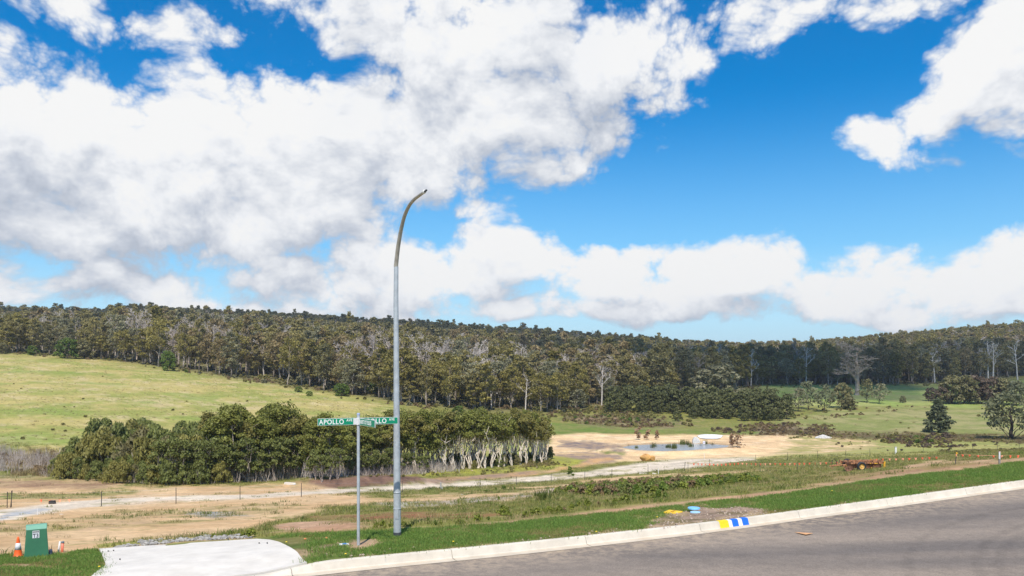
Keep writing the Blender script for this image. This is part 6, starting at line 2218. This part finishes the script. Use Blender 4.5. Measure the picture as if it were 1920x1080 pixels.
    for i, (px, py) in enumerate(((192.5, 1038), (203.5, 1037), (213, 1036), (225, 1053), (486, 1022), (501, 1022.2), (428, 1016.5))):
        q = on_ground(px, py, 12)
        V, T = rock(980 + i, 1, .4)
        o = link('clod', new_mesh('clod', V * .018 + (0, 0, .045), None, T, [dk]), None, q)
        tag(o, 'small dark clod on the white driveway, ' + ('left end' if px < 300 else 'back edge'), 'clod', 'dark clods on the driveway, ' + ('left end' if px < 300 else 'back edge'))
build_verge_things()

# ------------------------------------------------------------------ ground cover
def grass_patch(seed, n, rad, h0, h1, w, mat, lean=.35, name='grass_tuft'):
    rng = np.random.default_rng(seed)
    a = np.concatenate([rng.normal(size=(n, 2)) * rad * .5, np.zeros((n, 1))], 1)
    h = rng.uniform(h0, h1, n)
    d = rng.normal(size=(n, 2)) * lean * h[:, None]
    th = rng.uniform(0, 3.14, n)
    wv = np.stack([np.cos(th), np.sin(th), 0 * th], 1) * w * .5
    tip = a + np.concatenate([d, h[:, None]], 1)
    mid = a + np.concatenate([d * .35, h[:, None] * .6], 1)
    v = np.stack([a - wv - (0, 0, .01), a + wv - (0, 0, .01), mid + wv * .7, tip, mid - wv * .7], 1).reshape(-1, 3)
    i = np.arange(n)[:, None] * 5
    q = i + np.array([[0, 1, 2, 4]])
    t = i + np.array([[4, 2, 3]])
    return new_mesh(name, v, q, t, [mat], var=np.repeat(rng.random(n), 5))

def bush_mesh(seed, mat, W=1.0, H=.8, n=9, leaves=22, size=.16, upright=0.0, name='bush', aspect=1.6):
    rng = np.random.default_rng(seed)
    G = Geo()
    for i in range(n):
        f = (i + rng.random()) / n
        th = i * 2.4
        r = W * .5 * (1 - .7 * f) * rng.random() ** .5
        cr = W * .2
        clump_leaves(G, (math.cos(th) * r, math.sin(th) * r, H * (.08 + .75 * f)), (cr, cr, cr * .8), leaves, size, rng, var0=.3 + .4 * rng.random(), upper=.4, shell=.5, upright=upright, aspect=aspect)
    return G.mesh(name, [mat])

def photo_px(X, Y, Z):
    return 960 + F * X / Y, HZ + (CAMZ - Z) / Y * F

def build_cover():
    rng = np.random.default_rng(55)
    # ---- mown lawn of the verge
    lawn_m = leaf_mat('lawn_blades', (.105, .190, .034), (.285, .420, .090), trans=.45)
    lawn_dry = leaf_mat('dry_lawn_blades', (.17, .15, .045), (.40, .34, .13), trans=.35)
    V = [grass_patch(1 + i, 46, .16, .025, .065, .009, lawn_m, .5) for i in range(3)] + [grass_patch(8, 34, .15, .02, .05, .009, lawn_dry, .6)]
    X, Y = jitter_grid(-13, 34, 9.5, 42, .088, rng)
    m = (np.abs(X / Y) < .70)
    X, Y = X[m], Y[m]
    Z = ground_z(X, Y)
    p = (Y - kerb_y(X)) * COSK
    px, py = photo_px(X, Y, Z)
    lawn = np.array(LAWN_BACK + [(2300, 900), (1920, 903), (960, 1030), (560, 1075), (100, 1140), (-500, 1200)], float)
    sd = poly_sd(px / 3, py, lawn / (3, 1))
    bare = np.maximum.reduce([poly_sd(px / 3, py, np.array(z_[0], float) / (3, 1)) for z_ in ZONES[-4:]])
    n1 = fbm(X, Y, 1.1, 4, .6, 71)
    m = (p > .03) & (sd + (n1 - .5) * 3 > -.3) & (bare + (n1 - .5) * 9 < 0.5)
    m &= ~((X < -3.55) & (px > 186 - (py - 1031) * -.25) & (px < 578) & (py > 1008))
    # keep the slab free of grass
    slab = np.array([(184, 1029), (250, 1024), (330, 1018.5), (420, 1012), (482, 1010), (522, 1014), (548, 1025), (580, 1054), (575, 1120), (204, 1120), (203, 1085), (197, 1060)], float)
    m &= poly_sd(px, py, slab) < -1.0
    m &= rng.random(len(X)) < (.30 + .55 * smooth(.3, .55, n1)) * np.where(Y > 26, .7, 1)
    X, Y, Z, n1 = X[m], Y[m], Z[m], n1[m]
    n2 = fbm(X, Y, 2.3, 4, .6, 72)
    dry = rng.random(len(X)) < .19 + .55 * smooth(.50, .66, n2)
    idx = np.where(dry, 3, rng.integers(0, 3, len(X)))
    sc = rng.uniform(.7, 1.25, len(X)) * np.where(dry, .9, 1)
    scatter('lawn_grass', np.stack([X, Y, Z], 1), np.stack([0 * X, 0 * X, rng.uniform(0, 6.28, len(X))], 1), sc, idx, V, 'short green mown grass on the verge between kerb and bare slope', 'grass')
    print('lawn', len(X))

    # ---- rough grass coming through the slope
    rough = leaf_mat('rough_grass', (.15, .155, .038), (.40, .385, .115), trans=.35)
    straw = leaf_mat('straw_grass', (.22, .175, .075), (.48, .38, .19), trans=.3)
    green = leaf_mat('green_rough_grass', (.05, .085, .016), (.17, .22, .045), trans=.3)
    V = [grass_patch(21, 26, .30, .05, .17, .018, rough, .5), grass_patch(22, 22, .34, .05, .16, .018, straw, .6), grass_patch(23, 26, .28, .06, .2, .02, green, .5)]
    pts, idx, scl = [], [], []
    for (y0, y1, step, k) in ((14, 40, .30, .8), (40, 75, .5, 1.15), (75, 135, .85, 1.7)):
        X, Y = jitter_grid(-.72 * y1, .72 * y1, y0, y1, step, rng)
        p = (Y - kerb_y(X)) * COSK
        m = (np.abs(X / Y) < .70) & (p > 2.2)
        X, Y = X[m], Y[m]
        Z = ground_z(X, Y)
        c = zone_color(X, Y)
        px, py = photo_px(X, Y, Z)
        g = c[:, 1] / (c[:, 0] + 1e-6)
        lum = c[:, 0]
        green_ = smooth(.70, .92, g)
        prob = .05 + .75 * green_
        prob *= np.where((lum > .4) & (g < .72), .35, 1)
        # never on the crushed rock
        for z_ in ZONES:
            if z_[1] in ((.70, .60, .47), (.74, .545, .30), (.115, .07, .055)):
                prob = np.where(poly_sd(px / 3, py, np.array(z_[0], float) / (3, 1)) > -.3, prob * .04, prob)
        sd = poly_sd(px / 3, py, lawn / (3, 1))
        prob = np.where(sd > 0, 0, prob)
        prob = np.where(poly_sd(px, py, slab) > -1.5, 0, prob)
        m = rng.random(len(X)) < prob * .75
        X, Y, Z, g_ = X[m], Y[m], Z[m], green_[m]
        u = rng.random(len(X))
        i_ = np.where(u < .22 + .45 * (1 - g_), 1, np.where(u > .86, 2, 0))
        pts.append(np.stack([X, Y, Z], 1)); idx.append(i_); scl.append(rng.uniform(.55, 1.3, len(X)) * k)
    pts, idx, scl = np.concatenate(pts), np.concatenate(idx), np.concatenate(scl)
    scatter('rough_grass', pts, np.stack([0 * scl, 0 * scl, rng.uniform(0, 6.28, len(scl))], 1), scl, idx, V, 'rough olive and straw coloured grass on the bare slope', 'grass')
    print('rough', len(pts))

    # ---- tussocks, bracken and heath along the forest edge, round the reeds and the fields
    heath = [bush_mesh(31, leaf_heath, 1.5, .8, 8, 20, .26), bush_mesh(32, leaf_bracken, 1.7, .7, 8, 20, .26), bush_mesh(33, leaf_heath, 1.2, 1.0, 8, 20, .24), bush_mesh(34, LM['grey'], 1.6, 1.2, 9, 22, .28), bush_mesh(35, leaf_purple, 1.6, .9, 8, 22, .24), bush_mesh(36, leaf_bright, 1.5, 1.0, 8, 22, .26)]
    strawt = grass_patch(37, 60, .9, .25, .75, .05, straw, .45)
    brownt = grass_patch(38, 60, .9, .3, .9, .05, leaf_bracken, .35)
    V = heath + [strawt, brownt]
    pts, idx, scl = [], [], []
    def add(X, Y, kinds, w, s0, s1):
        Z = ground_z(X, Y)
        pts.append(np.stack([X, Y, Z], 1))
        idx.append(rng.choice(kinds, len(X), p=np.array(w) / sum(w)))
        scl.append(rng.uniform(s0, s1, len(X)))
    X, Y = jitter_grid(-230, 330, 185, 470, 2.6, rng)
    px = 960 + F * X / Y
    e = Y - edge_D(px)
    n1 = fbm(X, Y, 12, 4, .6, 81)
    m = (px > -60) & (px < 1990) & (e > -26) & (e < 24)
    dens = np.where(px < 760, smooth(-16 - 10 * smooth(500, 760, px), 2, e), smooth(-26, -4, e)) * .75 * np.where((px > 1440), .35, 1)
    m &= rng.random(len(X)) < dens * smooth(.30, .55, n1)
    add(X[m], Y[m], [0, 1, 2, 6, 7, 3, 5], [4, 3, 3, 2, 1.5, 1, .35], .5, 1.25)
    # understorey inside the wood
    X, Y = jitter_grid(-300, 420, 220, 480, 5.5, rng)
    px = 960 + F * X / Y
    e = Y - edge_D(px)
    m = (px > -60) & (px < 1990) & (e > 10) & (e < 80) & (rng.random(len(X)) < .55)
    add(X[m], Y[m], [0, 3, 2, 1], [2, 4, 2, 1], 1.0, 2.4)
    # polygons of scrub (photo positions)
    for poly, dn, step, kinds, w, s0, s1 in (
        ([(1050, 776), (1180, 779), (1300, 797), (1250, 803), (1120, 799), (1060, 791)], .6, 1.5, [0, 1, 4, 7, 6, 5], [2, 3, 1, 3, 1, .5], .5, 1.1),
        ([(1440, 793), (1560, 800), (1570, 818), (1400, 817), (1330, 808)], .6, 1.5, [1, 4, 7, 0], [3, 1, 4, 1], .5, 1.0),
        ([(1480, 809), (1700, 812), (1960, 818), (1990, 832), (1780, 827), (1480, 823)], .75, 1.3, [7, 6, 0], [3, 3, 1], .35, .6),
        ([(1480, 770), (1700, 760), (1760, 764), (1640, 776), (1560, 786), (1480, 790)], .22, 1.8, [0, 1, 6], [2, 2, 3], .4, .9),
        ([(1040, 772), (1130, 766), (1280, 785), (1300, 793), (1150, 780), (1050, 778)], .55, 1.8, [0, 2, 6, 1], [3, 3, 1, 1], .6, 1.3),
        ([(1640, 818), (1790, 818), (1760, 832), (1650, 830)], .5, 1.3, [0, 2, 4, 5, 1], [3, 2, 2, .6, 1], .6, 1.2),
        ([(1660, 828), (1780, 828), (1830, 836), (1760, 841), (1680, 838)], .33, 1.1, [4, 1, 0], [4, 2, 2], .35, .75),
        ([(-20, 838), (100, 842), (120, 880), (60, 896), (-20, 888)], .6, 1.0, [6, 7, 1], [5, 1, .7], .6, 1.1),
        ([(1000, 862), (1050, 868), (1030, 874), (980, 876)], .6, .9, [7, 6, 2], [1, 2, 2], .4, .8),
        ([(690, 888), (900, 884), (1035, 868), (1090, 866), (1050, 876), (900, 890), (690, 895)], .3, .8, [0, 6, 2], [3, 2, 1], .18, .4),
        ([(1760, 848), (1960, 840), (1960, 846), (1800, 853)], .5, .8, [0, 2, 6], [2, 1, 1], .2, .45),
    ):
        P = np.array(poly, float)
        qs = np.array([on_ground(a, b_, 60) for a, b_ in poly])
        x0, y0 = qs[:, 0].min() - 5, qs[:, 1].min() - 5
        x1, y1 = qs[:, 0].max() + 5, qs[:, 1].max() + 5
        X, Y = jitter_grid(x0, x1, y0, y1, step, rng)
        Z = ground_z(X, Y, detail=False)
        px, py = photo_px(X, Y, Z)
        n1 = fbm(X, Y, 5, 4, .6, 83)
        m = (poly_sd(px / 3, py, P / (3, 1)) + (n1 - .5) * 6 > 0) & (rng.random(len(X)) < dn * (.4 + 1.2 * smooth(.35, .6, n1)))
        add(X[m], Y[m], kinds, w, s0, s1)
    # scattered tussocks over the fields
    for (pa, pb, ya, yb, n, kinds, w, s0, s1) in ((1440, 1930, 765, 812, 30, [0, 6], [2, 2], .4, .9), (1560, 1930, 728, 758, 14, [0, 6], [1, 1], .4, .8), (0, 700, 690, 840, 130, [6, 0], [4, 1], .25, .6), (1560, 1930, 828, 846, 60, [0, 4, 6], [1, 1, 1], .2, .5)):
        k = 0
        while k < n:
            a, b_ = rng.uniform(pa, pb), rng.uniform(ya, yb)
            q = on_ground(a, b_, 90)
            if q.y > edge_D(a) - 8:
                k += 1
                continue
            add(np.array([q.x]), np.array([q.y]), kinds, w, s0, s1)
            k += 1
    X, Y = jitter_grid(-260, 30, 112, 335, 1.75, rng)
    px = 960 + F * X / Y
    m = (px > -60) & (px < 760) & (Y < edge_D(px) - 6) & (rng.random(len(X)) < .15 + .8 * smooth(.45, .62, fbm(X, Y, 9, 4, .6, 87)))
    add(X[m], Y[m], [6], [1], .12, .34)
    pts, idx, scl = np.concatenate(pts), np.concatenate(idx), np.concatenate(scl)
    scatter('scrub', pts, np.stack([0 * scl, 0 * scl, rng.uniform(0, 6.28, len(scl))], 1), scl, idx, V, 'brown and olive tussocks, bracken and reeds along the wood and the fields', 'scrub')
    print('scrub', len(pts))

    # ---- weeds behind the verge: single leafy plants along the front, a dense mass behind
    weedm = [bush_mesh(41 + i, m_, .9, .62, 8, 24, .13, .2) for i, m_ in enumerate((leaf_weed, leaf_weed, leaf_bright, leaf_bracken, leaf_tea))]
    P = np.array([(1040, 925), (1100, 913), (1200, 905), (1300, 900), (1390, 896.5), (1440, 897), (1400, 905), (1300, 917), (1220, 928), (1120, 932)], float)
    qs = np.array([on_ground(a, b_, 22) for a, b_ in P])
    X, Y = jitter_grid(qs[:, 0].min(), qs[:, 0].max(), qs[:, 1].min(), qs[:, 1].max(), .62, rng)
    Z = ground_z(X, Y, detail=False)
    px, py = photo_px(X, Y, Z)
    n1 = fbm(X, Y, 3, 4, .6, 85)
    m = (poly_sd(px / 3, py, P / (3, 1)) + (n1 - .5) * 5 > 0) & (rng.random(len(X)) < .62)
    X, Y, px = X[m], Y[m], px[m]
    Z = ground_z(X, Y)
    idx = np.where(rng.random(len(X)) < np.where(px < 1240, .35, .08), 3, np.where(rng.random(len(X)) < np.where(px < 1330, .45, .15), 4, rng.integers(0, 3, len(X))))
    scatter('weeds', np.stack([X, Y, Z], 1), np.stack([0 * X, 0 * X, rng.uniform(0, 6.28, len(X))], 1), rng.uniform(.42, .95, len(X)), idx, weedm, 'dense strip of olive and brown weeds across the slope', 'weeds')
    def weed(px_, py_, wpx, k, lab, grp):
        q = on_ground(px_, py_, 16)
        s_ = wpx * q.y / F / .9
        o = link('weed_bush', weedm[k], None, q, rng.uniform(0, 6.28))
        o.scale = (s_, s_, s_ * rng.uniform(.9, 1.4))
        tag(o, lab, 'weed', grp)
    p = 985.0
    while p < 1262:
        y_ = np.interp(p, [985, 1100, 1262], [968, 953, 932]) + rng.uniform(-3, 1)
        weed(p, y_, rng.uniform(11, 19), int(rng.choice([0, 1, 2, 3], p=[.38, .3, .17, .15])), 'leafy weed bush in the row just behind the lawn strip, right of the lamp post', 'weed bushes in the row behind the lawn')
        p += rng.uniform(7, 17)
    for p, y_, w in ((705, 991, 13), (718, 990, 15), (732, 989, 10), (757, 989, 14), (770, 989, 8), (816, 985, 10), (826, 984, 8), (861, 981, 10), (868, 981, 8), (895, 977, 18), (916, 974, 8), (945, 965, 26), (953, 966, 14), (1018, 936, 16), (1085, 920, 10), (1130, 919, 9), (1150, 917, 10)):
        weed(p, y_, w, int(rng.integers(0, 3)), 'small yellow green weed at the back edge of the lawn ' + ('near the lamp post' if p < 900 else 'before the dense weeds'), 'small weeds at the back edge of the lawn')
    for p, y_, w in ((912, 924, 9), (930, 920.5, 7), (945, 919.5, 12), (965, 918, 6), (935, 938, 8), (1355, 0, 0)):
        if w:
            weed(p, y_, w, 2, 'dark green weed tuft on the bare earth right of the lamp post', 'weed tufts on the bare earth')
    for p, y_, w in ((400, 1007, 10), (428, 1008, 8), (470, 1008, 22), (315, 1019, 6), (455, 1009, 12)):
        weed(p, y_, w, 0, 'bright weed growing behind the rock band of the driveway', 'weeds behind the driveway')
    # tall sword leaved plant above the weeds
    fl = leaf_mat('sword_leaves', (.045, .07, .014), (.17, .2, .045))
    q = on_ground(1018, 938, 20)
    o = link('flax_plant', grass_patch(90, 60, .5, .45, .95, .05, fl, .45, 'flax_plant'), None, q)
    tag(o, 'sword leaved flax plant at the left end of the weed strip', 'plant')
    # little street trees staked by the fence
    q = on_ground(1069, 893, 60)
    o = link('young_tree', bush_mesh(95, leaf_bright, .9, 1.5, 10, 24, .18), None, q)
    tag(o, 'lone small green sapling on the far side of the gravel track', 'sapling')
    # tall sunny weeds at the end of the strip
    for p, y_, w in ((1412, 903, 13), (1424, 902, 12), (1436, 900.5, 10), (1345, 905, 20), (1362, 904, 16), (1320, 908, 14)):
        weed(p, y_, w, 0, 'bright yellow green weed at the right end of the weed strip', 'bright weeds at the right end of the strip')
build_cover()

# ------------------------------------------------------------------ the air between here and the hill
def build_haze():
    m = bpy.data.materials.new('thin_air_haze')
    m.use_nodes = True
    nt = m.node_tree
    nt.nodes.clear()
    v = N(nt, 'ShaderNodeVolumePrincipled')
    v.inputs['Color'].default_value = (.86, .92, 1.0, 1)
    v.inputs['Density'].default_value = .00015
    v.inputs['Anisotropy'].default_value = .2
    out = N(nt, 'ShaderNodeOutputMaterial')
    nt.links.new(v.outputs[0], out.inputs['Volume'])
    zs = [v.co.z for v in bpy.data.objects['ground'].data.vertices]
    z0, z1 = min(zs) - 1.0, max(zs) + 34.0
    G = Geo().box((0, 0, (z0 + z1) / 2), (7600, 7600, z1 - z0))
    o = link('haze', G.mesh('haze', [m]))
    tag(o, 'thin bluish haze over the valley', kind='stuff')
build_haze()
